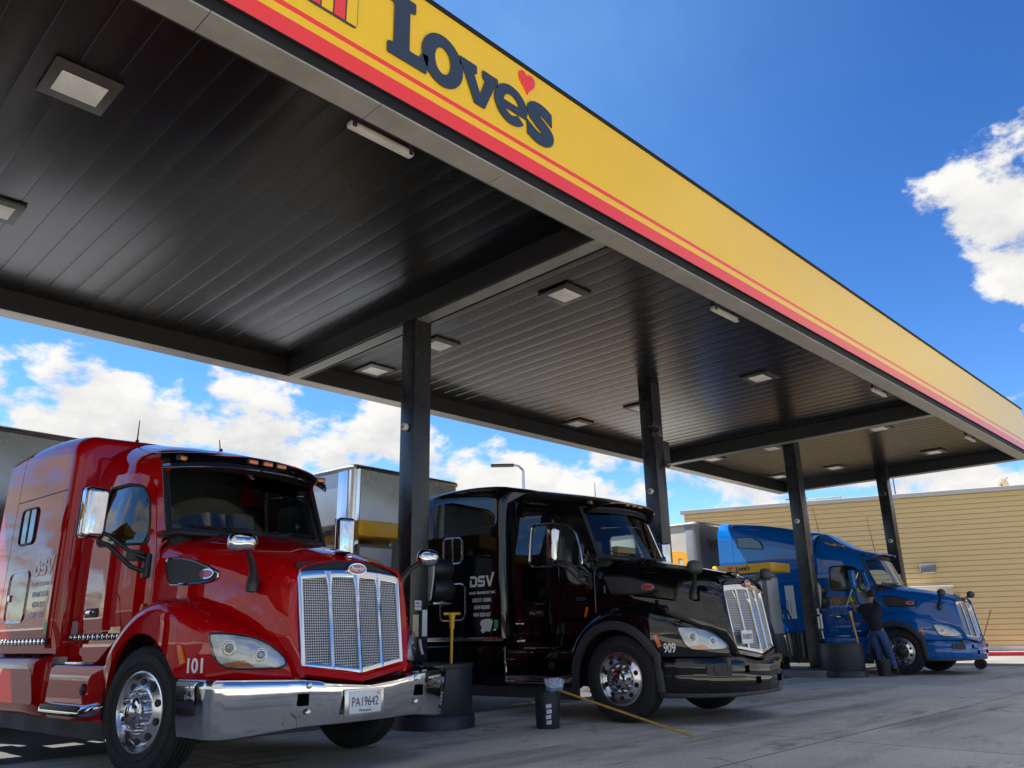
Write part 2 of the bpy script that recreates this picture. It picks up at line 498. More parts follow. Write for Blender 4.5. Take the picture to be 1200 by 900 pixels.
def cdt(outl, holes, step):
    pts = [Vector(p) for p in outl]; n = len(pts)
    edges = [(i, (i + 1) % n) for i in range(n)]
    for h in holes:
        o = len(pts); pts += [Vector(p) for p in h]; k = len(h)
        edges += [(o + i, o + (i + 1) % k) for i in range(k)]
    if step:
        xs = [p[0] for p in outl]; ys = [p[1] for p in outl]
        x = min(xs) + step * 0.5
        while x < max(xs):
            y = min(ys) + step * 0.5
            while y < max(ys):
                if inside((x, y), outl) and not any(inside((x, y), h) for h in holes):
                    if min((Vector((x, y)) - q).length for q in pts[:len(edges)]) > step * 0.3:
                        pts.append(Vector((x, y)))
                y += step
            x += step
    r = delaunay_2d_cdt(pts, edges, [], 0, 1e-6)
    V = [(p.x, p.y) for p in r[0]]; T = []
    for f in r[2]:
        cx = sum(V[i][0] for i in f) / 3; cy = sum(V[i][1] for i in f) / 3
        if inside((cx, cy), outl) and not any(inside((cx, cy), h) for h in holes): T.append(list(f))
    return V, T


def panel(mb, outl, holes, fn, step=0.09, mi=0):
    V, T = cdt(dense(outl, step), [dense(h, step) for h in holes], step)
    return mb.add([fn(u, v) for u, v in V], T, mi)


_tc = {}


def text_geo(body, size, bold=0.0, depth=0.002, shear=0.0, spacing=1.0):
    key = (body, size, bold, depth, shear, spacing)
    if key in _tc: return _tc[key]
    cu = bpy.data.curves.new('lettering', 'FONT'); cu.body = body; cu.size = size; cu.offset = bold; cu.extrude = depth; cu.shear = shear
    cu.space_character = spacing; cu.resolution_u = 4
    o = bpy.data.objects.new('lettering', cu); COL.objects.link(o)
    bpy.context.view_layer.update()
    me = bpy.data.meshes.new_from_object(o.evaluated_get(bpy.context.evaluated_depsgraph_get()))
    V = [v.co[:] for v in me.vertices]; F = [list(p.vertices) for p in me.polygons]
    bpy.data.objects.remove(o); bpy.data.curves.remove(cu); bpy.data.meshes.remove(me)
    _tc[key] = (V, F); return V, F


def put_text(mb, body, size, org, right, up, bold=0.0, depth=0.002, center=True, sx=1.0, shear=0.0, mi=0, width=None, fn=None):
    V, F = text_geo(body, size, bold, depth, shear)
    if not V: return
    x0 = min(v[0] for v in V); x1 = max(v[0] for v in V)
    if width: sx = width / (x1 - x0)
    off = (x0 + x1) / 2 if center else x0
    right = Vector(right); up = Vector(up); nn = right.cross(up); org = Vector(org)
    W = [org + right * ((v[0] - off) * sx) + up * v[1] + nn * v[2] for v in V]
    if fn: W = [fn(w) for w in W]
    mb.add(W, F, mi)


def empty(name, loc, rz=0.0):
    o = bpy.data.objects.new(name, None); COL.objects.link(o)
    o.empty_display_size = 0.3
    o.location = loc; o.rotation_euler = (0, 0, rz)
    return o


def tag(o, label, cat, group=None):
    o['label'] = label; o['category'] = cat
    if group: o['group'] = group
    return o


def structure(o):
    o['kind'] = 'structure'; return o


def sstep(x, a, b):
    t = max(0.0, min(1.0, (x - a) / (b - a))); return t * t * (3 - 2 * t)


def interp(x, tab):
    if x <= tab[0][0]: return tab[0][1]
    for (a, b), (c, d) in zip(tab, tab[1:]):
        if x <= c: return b + (d - b) * (x - a) / (c - a)
    return tab[-1][1]


def smooth_interp(x, tab):
    """Catmull-Rom through the table"""
    n = len(tab)
    if x <= tab[0][0]: return tab[0][1]
    if x >= tab[-1][0]: return tab[-1][1]
    for i in range(n - 1):
        if x <= tab[i + 1][0]:
            x0, y0 = tab[i]; x1, y1 = tab[i + 1]; h = x1 - x0; t = (x - x0) / h

            def sl(k):
                if k == 0: return (tab[1][1] - tab[0][1]) / (tab[1][0] - tab[0][0])
                if k == n - 1: return (tab[-1][1] - tab[-2][1]) / (tab[-1][0] - tab[-2][0])
                return (tab[k + 1][1] - tab[k - 1][1]) / (tab[k + 1][0] - tab[k - 1][0])
            m0, m1 = sl(i) * h, sl(i + 1) * h
            return (2 * t ** 3 - 3 * t * t + 1) * y0 + (t ** 3 - 2 * t * t + t) * m0 + (-2 * t ** 3 + 3 * t * t) * y1 + (t ** 3 - t * t) * m1



# ================================================================== SETTING
mb = MB(); R_ = 900
mb.grid([[(-R_, -R_, 0), (R_, -R_, 0)], [(-R_, R_, 0), (R_, R_, 0)]])
g = mb.build('ground', ground_mat(), None, 0); structure(g)
mb = MB()  # dark sheets added to dim sunlit ground and its reflections in the trucks
mb.grid([[(-260, 8.6, 0.004), (2.1, 8.6, 0.004)], [(-260, 240, 0.004), (2.1, 240, 0.004)]])
mb.grid([[(-260, -300, 0.004), (200, -300, 0.004)], [(-260, -13, 0.004), (200, -13, 0.004)]])
mb.grid([[(2.1, 8.8, 0.004), (24.9, 8.8, 0.004)], [(2.1, 240, 0.004), (24.9, 240, 0.004)]])
g = mb.build('added_dark_ground', pbr('added_asphalt', (0.044, 0.043, 0.043), 0.85, vary=0.35, vscale=0.4, bump=0.2, bscale=60), None, 0); structure(g)
mb = MB()
mb.grid([[(24.9, -12.9, 0.004), (200, -12.9, 0.004)], [(24.9, 240, 0.004), (200, 240, 0.004)]])
g = mb.build('car_park', pbr('worn_asphalt', (0.17, 0.165, 0.155), 0.85, vary=0.3, vscale=0.35, bump=0.2, bscale=60), None, 0); structure(g)

SOF = stripes_mat  # alias


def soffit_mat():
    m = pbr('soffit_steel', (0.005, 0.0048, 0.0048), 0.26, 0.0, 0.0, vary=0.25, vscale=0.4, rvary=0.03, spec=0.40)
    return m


M_sof = soffit_mat()
M_flange = pbr('flange_grey', (0.27, 0.262, 0.24), 0.5, vary=0.16, vscale=2.5)
M_bflange = pbr('shaded_flange_grey', (0.20, 0.195, 0.185), 0.5, vary=0.2, vscale=2)  # darker copy of the flange grey, shade under the beams put into colour
M_beam = pbr('beam_black', (0.014, 0.014, 0.015), 0.45, rvary=0.1)
M_yel = pbr('fascia_yellow', (0.90, 0.56, 0.010), 0.32, vary=0.02, vscale=1.2, rvary=0.03, coat=0.5, coatrough=0.14)
M_redf = pbr('fascia_red', (0.86, 0.055, 0.045), 0.32, rvary=0.03, coat=0.4, coatrough=0.14)
M_blackf = pbr('fascia_black', (0.012, 0.011, 0.011), 0.65, spec=0.25)
M_colp = pbr('column_paint', (0.018, 0.019, 0.022), 0.26, vary=0.4, vscale=2.2, rvary=0.12)
M_lens = pbr('canopy_lens', (0.72, 0.72, 0.70), 0.45, vary=0.12, vscale=7)
M_fix = pbr('fixture_bronze', (0.045, 0.042, 0.038), 0.45, vary=0.2)
M_whitep = pbr('white_housing', (0.62, 0.60, 0.55), 0.45, vary=0.15, vscale=6)

ZF, ZD, ZTOP = 5.387, 5.683, 6.833
XL, XR = -22.5, 25.28
YF, YB = 4.77, 12.17
can = empty('fuel_canopy', (XL, YF, 0)); tag(can, 'black and yellow canopy roof spanning the truck fuel lanes', 'canopy')
CI = Matrix.Translation((-XL, -YF, 0))      # children live in the canopy's own frame


def cbuild(mb, name, mat, parent=None, **k):
    mb.v = [(x - XL, y - YF, z) for x, y, z in mb.v]
    return mb.build(name, mat, can if parent is None else parent, **k)


# soffit decks, one per bay, of long interlocking planks
BAYS = [(XL + 0.3, -5.24), (-4.94, 6.55), (6.84, 18.05), (18.34, 25.0)]
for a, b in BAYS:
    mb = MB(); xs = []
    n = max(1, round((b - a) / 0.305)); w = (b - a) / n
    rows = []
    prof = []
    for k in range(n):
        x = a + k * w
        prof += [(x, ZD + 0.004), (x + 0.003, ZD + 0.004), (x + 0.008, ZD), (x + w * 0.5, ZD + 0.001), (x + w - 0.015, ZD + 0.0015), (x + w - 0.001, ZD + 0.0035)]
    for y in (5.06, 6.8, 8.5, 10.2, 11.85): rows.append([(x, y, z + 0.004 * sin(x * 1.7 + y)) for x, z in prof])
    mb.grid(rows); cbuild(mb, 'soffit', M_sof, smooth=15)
    # recess walls round the bay
    mb = MB()
    for y0, y1 in ((5.045, 5.06), (11.85, 11.865)): mb.box(((a + b) / 2, (y0 + y1) / 2, (ZF + ZD) / 2 + 0.012), (b - a, 0.015, ZD - ZF + 0.02))
    for x in (a + 0.007, b - 0.007): mb.box((x, 8.455, (ZF + ZD) / 2 + 0.012), (0.015, 6.80, ZD - ZF + 0.02))
    cbuild(mb, 'recess_wall', M_beam, smooth=0)
# flanges: plates with joints
mb = MB(); x = XL
while x < XR - 0.01:
    x2 = min(XR, x + 1.52)
    mb.box(((x + x2) / 2, 4.905, ZF + 0.01), (x2 - x - 0.006, 0.268, 0.02), 0.003); x = x2
cbuild(mb, 'flange', M_flange, smooth=0); mb = MB(); x = XL
while x < XR - 0.01:
    x2 = min(XR, x + 1.52)
    mb.box(((x + x2) / 2, 12.015, ZF + 0.01), (x2 - x - 0.006, 0.298, 0.02), 0.003); x = x2
cbuild(mb, 'flange', M_flange, smooth=0)
for a, b in ((6.59, 6.80), (18.09, 18.30), (25.0, 25.275), (-5.24, -4.94), (XL, XL + 0.3)):
    mb = MB(); mb.box(((a + b) / 2, 8.455, ZF + 0.008), (b - a, 6.82, 0.02), 0.003); cbuild(mb, 'beam_flange', M_bflange, smooth=0)
# inner black skirt between flange and the lit fascia
mb = MB()
mb.box(((XL + XR) / 2, YF + 0.012, (ZF + 5.552) / 2 + 0.004), (XR - XL, 0.02, 5.552 - ZF - 0.01), 0.003)
mb.box(((XL + XR) / 2, YB - 0.012, (ZF + 5.552) / 2 + 0.004), (XR - XL, 0.02, 5.552 - ZF - 0.01), 0.003)
mb.box((XR - 0.012, (YF + YB) / 2, (ZF + 5.552) / 2 + 0.004), (0.02, YB - YF - 0.05, 5.552 - ZF - 0.01), 0.003)
cbuild(mb, 'fascia_skirt', M_blackf)


def fascia(mbx, z0, z1, out):
    mbx.box(((XL + XR) / 2, YF - out / 2 + 0.02, (z0 + z1) / 2), (XR - XL + 2 * out, out + 0.04, z1 - z0))
    mbx.box(((XL + XR) / 2, YB + out / 2 - 0.02, (z0 + z1) / 2), (XR - XL + 2 * out, out + 0.04, z1 - z0))
    mbx.box((XR + out / 2 - 0.02, (YF + YB) / 2, (z0 + z1) / 2), (out + 0.04, YB - YF - 0.1, z1 - z0))
    mbx.box((XL - out / 2 + 0.02, (YF + YB) / 2, (z0 + z1) / 2), (out + 0.04, YB - YF - 0.1, z1 - z0))


mb = MB(); fascia(mb, 5.525, 6.790, 0.020); fp = cbuild(mb, 'fascia', M_yel, smooth=0)
mb = MB(); fascia(mb, 5.529, 5.700, 0.023); fascia(mb, 5.787, 5.835, 0.0235); cbuild(mb, 'fascia_stripe', M_redf, smooth=0)
mb = MB(); fascia(mb, 5.516, 5.528, 0.028); fascia(mb, 6.780, ZTOP, 0.032); cbuild(mb, 'fascia_trim', M_blackf, smooth=0)
mb = MB(); mb.box(((XL + XR) / 2, (YF + YB) / 2, 6.70), (XR - XL - 0.1, YB - YF - 0.1, 0.06)); cbuild(mb, 'roof_deck', M_flange, smooth=0)

# ---- sign letters on the front fascia
FY = YF - 0.0245
fmap = lambda u, v, d: (u, FY - d, v)
KX = 1.0325


def zz(z): return 1.03 + (z - 1.03) * KX


mb = MB()
# L with slab serifs
Lx, Lz = 3.255 * KX, zz(5.79)
Lp = [(0, 0), (0.43, 0), (0.45, 0.20), (0.375, 0.20), (0.345, 0.135), (0.235, 0.135), (0.235, 0.55), (0.30, 0.565), (0.30, 0.68), (0.0, 0.68), (0.0, 0.565), (0.065, 0.55), (0.065, 0.13), (0, 0.115)]
mb.prism(dense(rnd([(Lx + a * KX, Lz + b * KX) for a, b in Lp], 0.018, 3), 0.2), 0, 0.012, fmap)
# o


def ring(cx, cz, ax, az, bx, bz, n=40):
    A = [(cx + ax * cos(2 * pi * k / n), FY, cz + az * sin(2 * pi * k / n)) for k in range(n)]
    B = [(cx + bx * cos(2 * pi * k / n), FY, cz + bz * sin(2 * pi * k / n)) for k in range(n)]
    fr = lambda L: [(x, y - 0.012, z) for x, y, z in L]
    mb.grid([A, fr(A), fr(B), B], closed=True)


ring(3.875 * KX, zz(6.045), 0.245 * KX, 0.275 * KX, 0.095 * KX, 0.145 * KX)
# v with slabs
vx, vz = 4.075 * KX, zz(5.80)
vp = [(0.0, 0.335), (0.0, 0.43), (0.225, 0.43), (0.225, 0.335), (0.185, 0.33), (0.265, 0.13), (0.335, 0.33), (0.30, 0.335), (0.30, 0.43), (0.505, 0.43), (0.505, 0.335), (0.465, 0.325), (0.325, 0.0), (0.195, 0.0), (0.045, 0.325)]
mb.prism(dense(rnd([(vx + a * KX, vz + b * KX) for a, b in vp], 0.012, 2), 0.2), 0, 0.012, fmap)
# e : open ring with a bar
ex, ez = 4.765 * KX, zz(6.035)
o_ = []
for k in range(37):
    a = radians(-38 - k * (322 / 36)); a = -a if False else radians(322 - k * 322 / 36)
N_ = 40
outer = [(ex + 0.232 * KX * cos(radians(t)), ez + 0.225 * KX * sin(radians(t))) for t in [0 + 318 * k / N_ for k in range(N_ + 1)]]
inner = [(ex + 0.110 * KX * cos(radians(t)), ez + 0.120 * KX * sin(radians(t))) for t in [318 - 318 * k / N_ for k in range(N_ + 1)]]
body = outer + inner[:-6]
A = [(x, FY, z) for x, z in outer]; B = [(x, FY, z) for x, z in inner[::-1]]
fr = lambda L_: [(x, y - 0.012, z) for x, y, z in L_]
mb.grid([A, fr(A), fr(B), B])
mb.box((ex + 0.02 * KX, FY - 0.006, ez - 0.025 * KX), (0.40 * KX, 0.0125, 0.085 * KX))
# s
V, F = text_geo('s', 1.0, 0.035, 0.006)
x0 = min(v[0] for v in V); x1 = max(v[0] for v in V); y0 = min(v[1] for v in V); y1 = max(v[1] for v in V)
sx0, sx1, sz0, sz1 = 4.99 * KX, 5.39 * KX, zz(5.775), zz(6.27)
mb.add([(sx0 + (v[0] - x0) / (x1 - x0) * (sx1 - sx0), FY - 0.006 - v[2], sz0 + (v[1] - y0) / (y1 - y0) * (sz1 - sz0)) for v in V], F)
cbuild(mb, 'sign_lettering', MT['navy'], smooth=0, recalc=False)
mb = MB()
hx, hz = 5.005 * KX, zz(6.43)
heart = []
for k in range(44):
    t = 2 * pi * k / 44
    heart.append((hx + 0.118 * KX * sin(t) ** 3, hz + 0.01 + 0.0092 * KX * (13 * cos(t) - 5 * cos(2 * t) - 2 * cos(3 * t) - cos(4 * t))))
mb.prism(heart, 0, 0.012, fmap); cbuild(mb, 'sign_heart', M_redf, smooth=0)
# striped emblem left of the word, its lower edge in view
mb = MB(); ex0, ex1, ez0, ez1 = 2.02 * KX, 2.95 * KX, zz(5.82), zz(6.50)
mb.prism(rnd([(ex0, ez0), (ex1, ez0), (ex1, ez1), (ex0, ez1)], 0.05), 0, 0.006, fmap); cbuild(mb, 'emblem_ground', MT['navy'], smooth=0)
mb = MB()
for k in range(0, 8): 
    if k % 2 == 0: mb.box((ex0 + (k + 0.5) * (ex1 - ex0) / 8, FY - 0.005, (ez0 + ez1) / 2), ((ex1 - ex0) / 8 - 0.016, 0.010, ez1 - ez0 - 0.04))
cbuild(mb, 'emblem_stripe', M_redf, smooth=0)
mb = MB()
for k in range(0, 8):
    if k % 2 == 1: mb.box((ex0 + (k + 0.5) * (ex1 - ex0) / 8, FY - 0.005, (ez0 + ez1) / 2), ((ex1 - ex0) / 8 - 0.016, 0.010, ez1 - ez0 - 0.04))
cbuild(mb, 'emblem_stripe', M_yel, smooth=0)

# ---- light fixtures in the soffit
for X in (-4.0, 1.52, 7.97, 13.68, 19.6, 23.6):
    for Y in (6.70, 9.50, 11.28):
        mb = MB(); mb.box((X, Y, ZD - 0.018), (0.54, 0.56, 0.032), 0.010); f_ = cbuild(mb, 'canopy_light', M_fix)
        mb = MB(); mb.box((X, Y, ZD - 0.036), (0.37, 0.32, 0.010), 0.004); o = cbuild(mb, 'light_lens', M_lens, f_)
for X0 in (3.43, 9.78, 15.8, 21.8):
    mb = MB()
    mb.box((X0 + 0.37, 5.40, 5.575), (0.74, 0.085, 0.06), 0.02)
    t_ = cbuild(mb, 'tube_light', M_whitep)
    mb = MB()
    for q in (0.04, 0.70): mb.box((X0 + q, 5.40, 5.635), (0.03, 0.06, 0.11), 0.006); mb.box((X0 + q, 5.40, 5.585), (0.05, 0.10, 0.075), 0.01)
    cbuild(mb, 'light_bracket', M_fix, t_)

# ---- columns
COLX = (0.90, 6.71, 12.52, 18.52, 24.44)
CLAB = ['black square canopy column left of the red truck', 'black square canopy column between the red and the black truck', 'black square canopy column behind the black hood, with a camera and box near its top',
        'black square canopy column between the empty lane and the blue truck', 'black square canopy column beyond the blue hood, nearest the tan building']
for i, X in enumerate(COLX):
    c = empty('canopy_column', (X, 8.47, 0)); tag(c, CLAB[i], 'column', 'columns carrying the canopy')
    mb = MB(); mb.box((0, 0, 2.92), (0.30, 0.30, 5.54), 0.014); mb.build('post', M_colp, c, 30)
    mb = MB(); mb.box((0, 0, 0.17), (0.44, 0.44, 0.03), 0.006)
    for sx in (-1, 1):
        for sy in (-1, 1): mb.cyl((sx * 0.175, sy * 0.175, 0.20), 0.016, 0.05, 'Z', 10)
    mb.build('base_plate', M_fix, c)
    if i:
        zs = {1: 3.80, 2: 3.55, 3: 3.50, 4: 3.43}[i]
        mb = MB(); mb.lathe([(0.0, -0.085), (0.045, -0.085), (0.055, -0.07), (0.055, -0.02), (0.04, 0.0)], (-0.15, -0.01, zs), 'X', 20)
        pe = mb.build('photo_eye', M_whitep, c, 40)
        mb = MB(); mb.cyl((-0.238, -0.01, zs), 0.028, 0.012, 'X', 18); mb.build('eye_lens', MT['dglass'], pe)
    if i == 2:
        mb = MB(); mb.tube([(-0.10, -0.15, 4.62), (-0.16, -0.28, 4.66), (-0.30, -0.36, 4.68)], 0.018, 8); mb.lathe([(0.0, -0.10), (0.07, -0.09), (0.075, 0.05), (0.05, 0.07), (0, 0.07)], (-0.18, -0.22, 4.62), 'Y', 22)
        mb.box((-0.36, -0.33, 4.70), (0.34, 0.12, 0.025), 0.008); mb.build('camera', M_fix, c, 40)
        mb = MB(); mb.box((0.27, -0.02, 4.36), (0.24, 0.20, 0.42), 0.02); mb.tube([(0.1, -0.15, 4.2), (0.18, -0.2, 4.12), (0.27, -0.1, 4.1)], 0.03, 8); mb.build('speaker_box', MT['plastic'], c, 40)
        mb = MB(); mb.lathe([(0.0, -0.09), (0.05, -0.05), (0.055, 0.0), (0.03, 0.02)], (0.1, -0.24, 4.08), 'Z', 18); mb.build('camera_dome', MT['dglass'], c, 40)
    if i == 4:
        mb = MB(); mb.lathe([(0.0, -0.13), (0.09, -0.12), (0.10, -0.03), (0.06, 0.0), (0.0, 0.0)], (-0.20, -0.02, 4.80), 'X', 22); mb.build('speaker_horn', MT['plastic'], c, 40)
    if i in (1, 3):
        # paper towel and squeegee box on the side of the column
        zc_ = 1.78
        mb = MB()
        mb.lathe([(0.0, -0.17), (0.12, -0.17), (0.13, -0.15), (0.13, 0.15), (0.12, 0.17), (0, 0.17)], (0.42, -0.05, zc_ + 0.12), 'X', 24); mb.lathe([(0.0, -0.17), (0.14, -0.17), (0.15, -0.15), (0.15, 0.15), (0.14, 0.17), (0, 0.17)], (0.42, -0.05, zc_ - 0.14), 'X', 24)
        mb.box((0.42, 0.08, zc_), (0.34, 0.10, 0.56), 0.03)
        tb = mb.build('towel_box', MT['plastic'], c, 40)
        mb = MB(); o = rnd([(-0.12, -0.02), (-0.13, 0.24), (-0.02, 0.34), (0.08, 0.25), (0.09, 0.0), (0.02, -0.30), (-0.06, -0.30)], 0.08)
        mb.prism(dense(o, 0.1), 0, 0.02, lambda u, v, d: (0.232 - d, -0.05 + u, zc_ + v)); mb.build('end_cap', M_whitep, tb, 30)
        mb = MB(); mb.box((0.42, -0.03, zc_ - 0.33), (0.32, 0.2, 0.03), 0.01); mb.build('towel_slot', MT['chrome_d'], tb)
        mb = MB()
        for z, w, h in ((1.42, 0.11, 0.12),): mb.box((-0.02, -0.153, z), (w, 0.006, h), 0.002)
        mb.build('notice', MT['white'], c)
        mb = MB(); put_text(mb, 'NO', 0.05, (-0.02, -0.1575, 1.43), (1, 0, 0), (0, 0, 1), 0.001, 0.001); put_text(mb, 'SMOKING', 0.028, (-0.02, -0.1575, 1.395), (1, 0, 0), (0, 0, 1), 0, 0.001); mb.build('notice_lettering', MT['navy'], c, 0, recalc=False)
        mb = MB(); mb.box((-0.06, -0.156, 1.17), (0.10, 0.012, 0.27), 0.004); mb.build('notice', pbr('cream_card', (0.62, 0.55, 0.33), 0.5), c)
        mb = MB(); mb.box((0.09, -0.156, 1.20), (0.08, 0.012, 0.33), 0.004); mb.tube([(0.0, -0.17, 1.0), (0.02, -0.17, 0.90), (0.05, -0.17, 0.82)], 0.02, 6); mb.build('card_holder', MT['white'], c)
        mb = MB(); mb.lathe([(0, -0.03), (0.03, -0.02), (0.03, 0.0)], (0.08, -0.15, 0.55), 'Y', 12); mb.box((0.09, -0.16, 0.28), (0.09, 0.02, 0.12), 0.01); mb.build('switch', M_whitep, c)

# ---- kerbed islands under the columns
for i, X in enumerate(COLX):
    mb = MB(); o = rnd([(X - 0.55, 8.05), (X + 0.55, 8.05), (X + 0.55, 15.5), (X - 0.55, 15.5)], 0.5, 8)
    o2 = scale_poly(o, -0.02) if False else [(X + (u - X) * 0.97, 11.8 + (v - 11.8) * 0.996) for u, v in o]
    mb.grid([[(u, v, 0.0) for u, v in o], [(u, v, 0.12) for u, v in o], [(u, v, 0.15) for u, v in o2]], closed=True)
    mb.f.append([2 * len(o) + k for k in range(len(o))]); mb.m.append(0)
    k_ = mb.build('island_kerb', pbr('island_concrete', (0.17, 0.168, 0.16), 0.8, vary=0.3, vscale=3), None, 30); structure(k_)

# ================================================================== BUILDING
BD = Vector((-0.365, 0.931, 0)).normalized(); BN = Vector((-BD.y, BD.x, 0))     # BN points to the viewer side (-x)
B0 = Vector((33.965, 8.21, 0))
bld = empty('truck_stop_building', B0, atan2(BD.y, BD.x)); tag(bld, 'long flat roofed building with tan lap siding behind the blue truck', 'building')
# local frame: +x along the wall (away from the viewer's right), +y towards the viewer
M_sid = stripes_mat('tan_siding', (0.66, 0.49, 0.235), (0.71, 0.535, 0.265), 'Z', 1 / 0.19, 0.75, bump=0.0)
X0b, X1b, HB = -16.0, 11.4, 5.88
mb = MB()
n = int((HB - 0.33) / 0.19)
prof = []
for k in range(n + 1):
    z = 0.33 + k * (HB - 0.33) / n
    if k < n: prof += [(0.020, z), (0.006, z + (HB - 0.33) / n - 0.030), (-0.03, z + (HB - 0.33) / n - 0.026), (-0.03, z + (HB - 0.33) / n - 0.002)]
    else: prof += [(0.0, z)]
mb.grid([[(x, y, z) for y, z in prof] for x in (X0b, X1b)])
mb.build('wall', M_sid, bld, 0)
mb = MB(); mb.box(((X0b + X1b) / 2, -7.05, HB / 2), (X1b - X0b - 0.02, 14, HB - 0.05)); mb.build('rear_wall', M_sid, bld, 0)
mb = MB(); mb.box(((X0b + X1b) / 2, -0.05, HB + 0.085), (X1b - X0b + 0.3, 0.34, 0.17), 0.02); mb.build('parapet', pbr('parapet_metal', (0.50, 0.51, 0.48), 0.45, vary=0.08, vscale=0.6), bld, 0)
mb = MB(); mb.box(((X0b + X1b) / 2, 0.03, 0.245), (X1b - X0b, 0.10, 0.17), 0.01); mb.build('plinth', pbr('plinth_paint', (0.55, 0.53, 0.48), 0.7, vary=0.15), bld, 0)
mb = MB(); mb.box((2.32, 0.15, 3.16), (0.56, 0.22, 0.30), 0.05); wl = mb.build('wall_light', pbr('wall_light_grey', (0.16, 0.17, 0.19), 0.5), bld)
mb = MB(); mb.box((2.32, 0.15, 2.995), (0.4, 0.16, 0.03), 0.01); mb.build('light_lens', M_lens, wl)
mb = MB(); mb.box((2.55, 0.14, 1.85), (1.85, 0.22, 1.2), 0.02); ub = mb.build('utility_cabinet', pbr('cabinet_cream', (0.55, 0.51, 0.40), 0.6, vary=0.15), bld)
mb = MB(); mb.box((2.55, 0.16, 2.47), (1.95, 0.30, 0.06), 0.01); mb.build('cabinet_lid', MT['white'], ub)
# roof equipment
u_ = empty('roof_unit', B0 + BD * 6.3 - BN * -1 * 0 + BN * -3.2 + Vector((0, 0, HB)), atan2(BD.y, BD.x)); tag(u_, 'pale blue air conditioning unit on the tan building roof', 'air conditioner')
mb = MB(); mb.box((0, 0, 0.32), (2.6, 1.6, 0.64), 0.04); mb.build('casing', pbr('unit_blue', (0.30, 0.42, 0.52), 0.5, vary=0.2), u_)
mb = MB(); mb.cyl((0.6, 0, 0.70), 0.5, 0.12, 'Z', 28); mb.box((-0.5, 0.81, 0.3), (1.0, 0.02, 0.4)); mb.build('fan_grille', MT['plastic_g'], u_)
d_ = empty('satellite_dish', B0 + BD * -0.9 + BN * -1.5 + Vector((0, 0, HB)), 1.0); tag(d_, 'small grey satellite dish on the roof edge of the tan building', 'satellite dish')
mb = MB(); T = Matrix.Translation((0, 0, 0.55)) @ Matrix.Rotation(radians(60), 4, 'X')
mb.lathe([(0.0, 0.0), (0.15, 0.012), (0.30, 0.06), (0.38, 0.10), (0.38, 0.115), (0.15, 0.03), (0, 0.02)], (0, 0, 0), 'Z', 28, 0, T); mb.v = [(x * 0.7, y * 0.7, z * 0.8) for x, y, z in mb.v]; mb.build('reflector', pbr('dish_grey', (0.35, 0.36, 0.37), 0.5), d_, 40)
mb = MB(); mb.tube([(0, 0, 0), (0, 0, 0.5)], 0.03); mb.tube([(0, 0, 0.4), (0, 0.0, 0.5), (0, -0.35, 0.75)], 0.014); mb.build('mast', MT['plastic_g'], d_)
a_ = MB(); a_.tube([(0, 0, 0), (0, 0, 2.6)], [0.03, 0.015], 6); a_.tube([(-0.2, 0, 2.0), (0.2, 0, 2.0)], 0.01, 5)
a_ = a_.build('roof_aerial', MT['plastic_g'], None, loc=B0 + BD * 2.9 + BN * -2.0 + Vector((0, 0, HB))); tag(a_, 'thin upright aerial rod standing on the tan building roof', 'aerial')

# kerb along the building, face painted red, pale walk behind
M_kr = pbr('kerb_red', (0.50, 0.035, 0.05), 0.6, vary=0.2, vscale=4)
kb = MB(); kb.box(((X0b + X1b) / 2, 0.62, 0.07), (X1b - X0b, 0.16, 0.145), 0.02)
o = kb.build('red_kerb', M_kr, None, loc=B0); o.rotation_euler = (0, 0, atan2(BD.y, BD.x)); structure(o)
kb = MB(); kb.box(((X0b + X1b) / 2, 0.30, 0.075), (X1b - X0b, 0.46, 0.15), 0.005)
o = kb.build('pavement', pbr('walk_concrete', (0.46, 0.45, 0.42), 0.8, vary=0.15), None, loc=B0); o.rotation_euler = (0, 0, atan2(BD.y, BD.x)); structure(o)

# street lamp and lattice mast far behind
lp_ = empty('street_lamp', (36.6, 34.9, 0), radians(-45)); tag(lp_, 'tall grey street lamp with a flat bent head above the black truck roof', 'street lamp')
mb = MB(); mb.tube([(0, 0, 0), (0, 0, 11.2)], [0.14, 0.10], 10); mb.tube([(0, 0, 11.2), (-0.3, 0, 11.5), (-0.7, 0, 11.58)], 0.08, 8); mb.build('pole', MT['chrome_d'], lp_)
mb = MB(); mb.box((-1.35, 0, 11.56), (1.5, 0.5, 0.16), 0.05); mb.build('lamp_head', MT['plastic_g'], lp_)
tw = empty('lattice_mast', (82, 56.0, 0), 0.3); tag(tw, 'distant thin radio mast with antennas beside the third column', 'radio mast')
mb = MB()
for s in ((0, 1), (0.87, -0.5), (-0.87, -0.5)): mb.tube([(s[0] * 0.5, s[1] * 0.5, 0), (s[0] * 0.25, s[1] * 0.25, 19.5)], 0.09, 6)
for k in range(14):
    z = k * 1.35
    for s, q in (((0, 1), (0.87, -0.5)), ((0.87, -0.5), (-0.87, -0.5)), ((-0.87, -0.5), (0, 1))): mb.tube([(s[0] * 0.45, s[1] * 0.45, z), (q[0] * 0.42, q[1] * 0.42, z + 1.3)], 0.05, 5)
mb.tube([(0, 0, 19), (0, 0, 22.0)], 0.08, 6); mb.build('lattice', MT['chrome_d'], tw)
mb = MB()
for k in range(6): a = k * pi / 3; mb.box((0.8 * cos(a), 0.8 * sin(a), 17.0 + 0.8 * (k % 2)), (0.3, 0.3, 1.6), 0.05)
mb.build('antenna', MT['white'], tw)

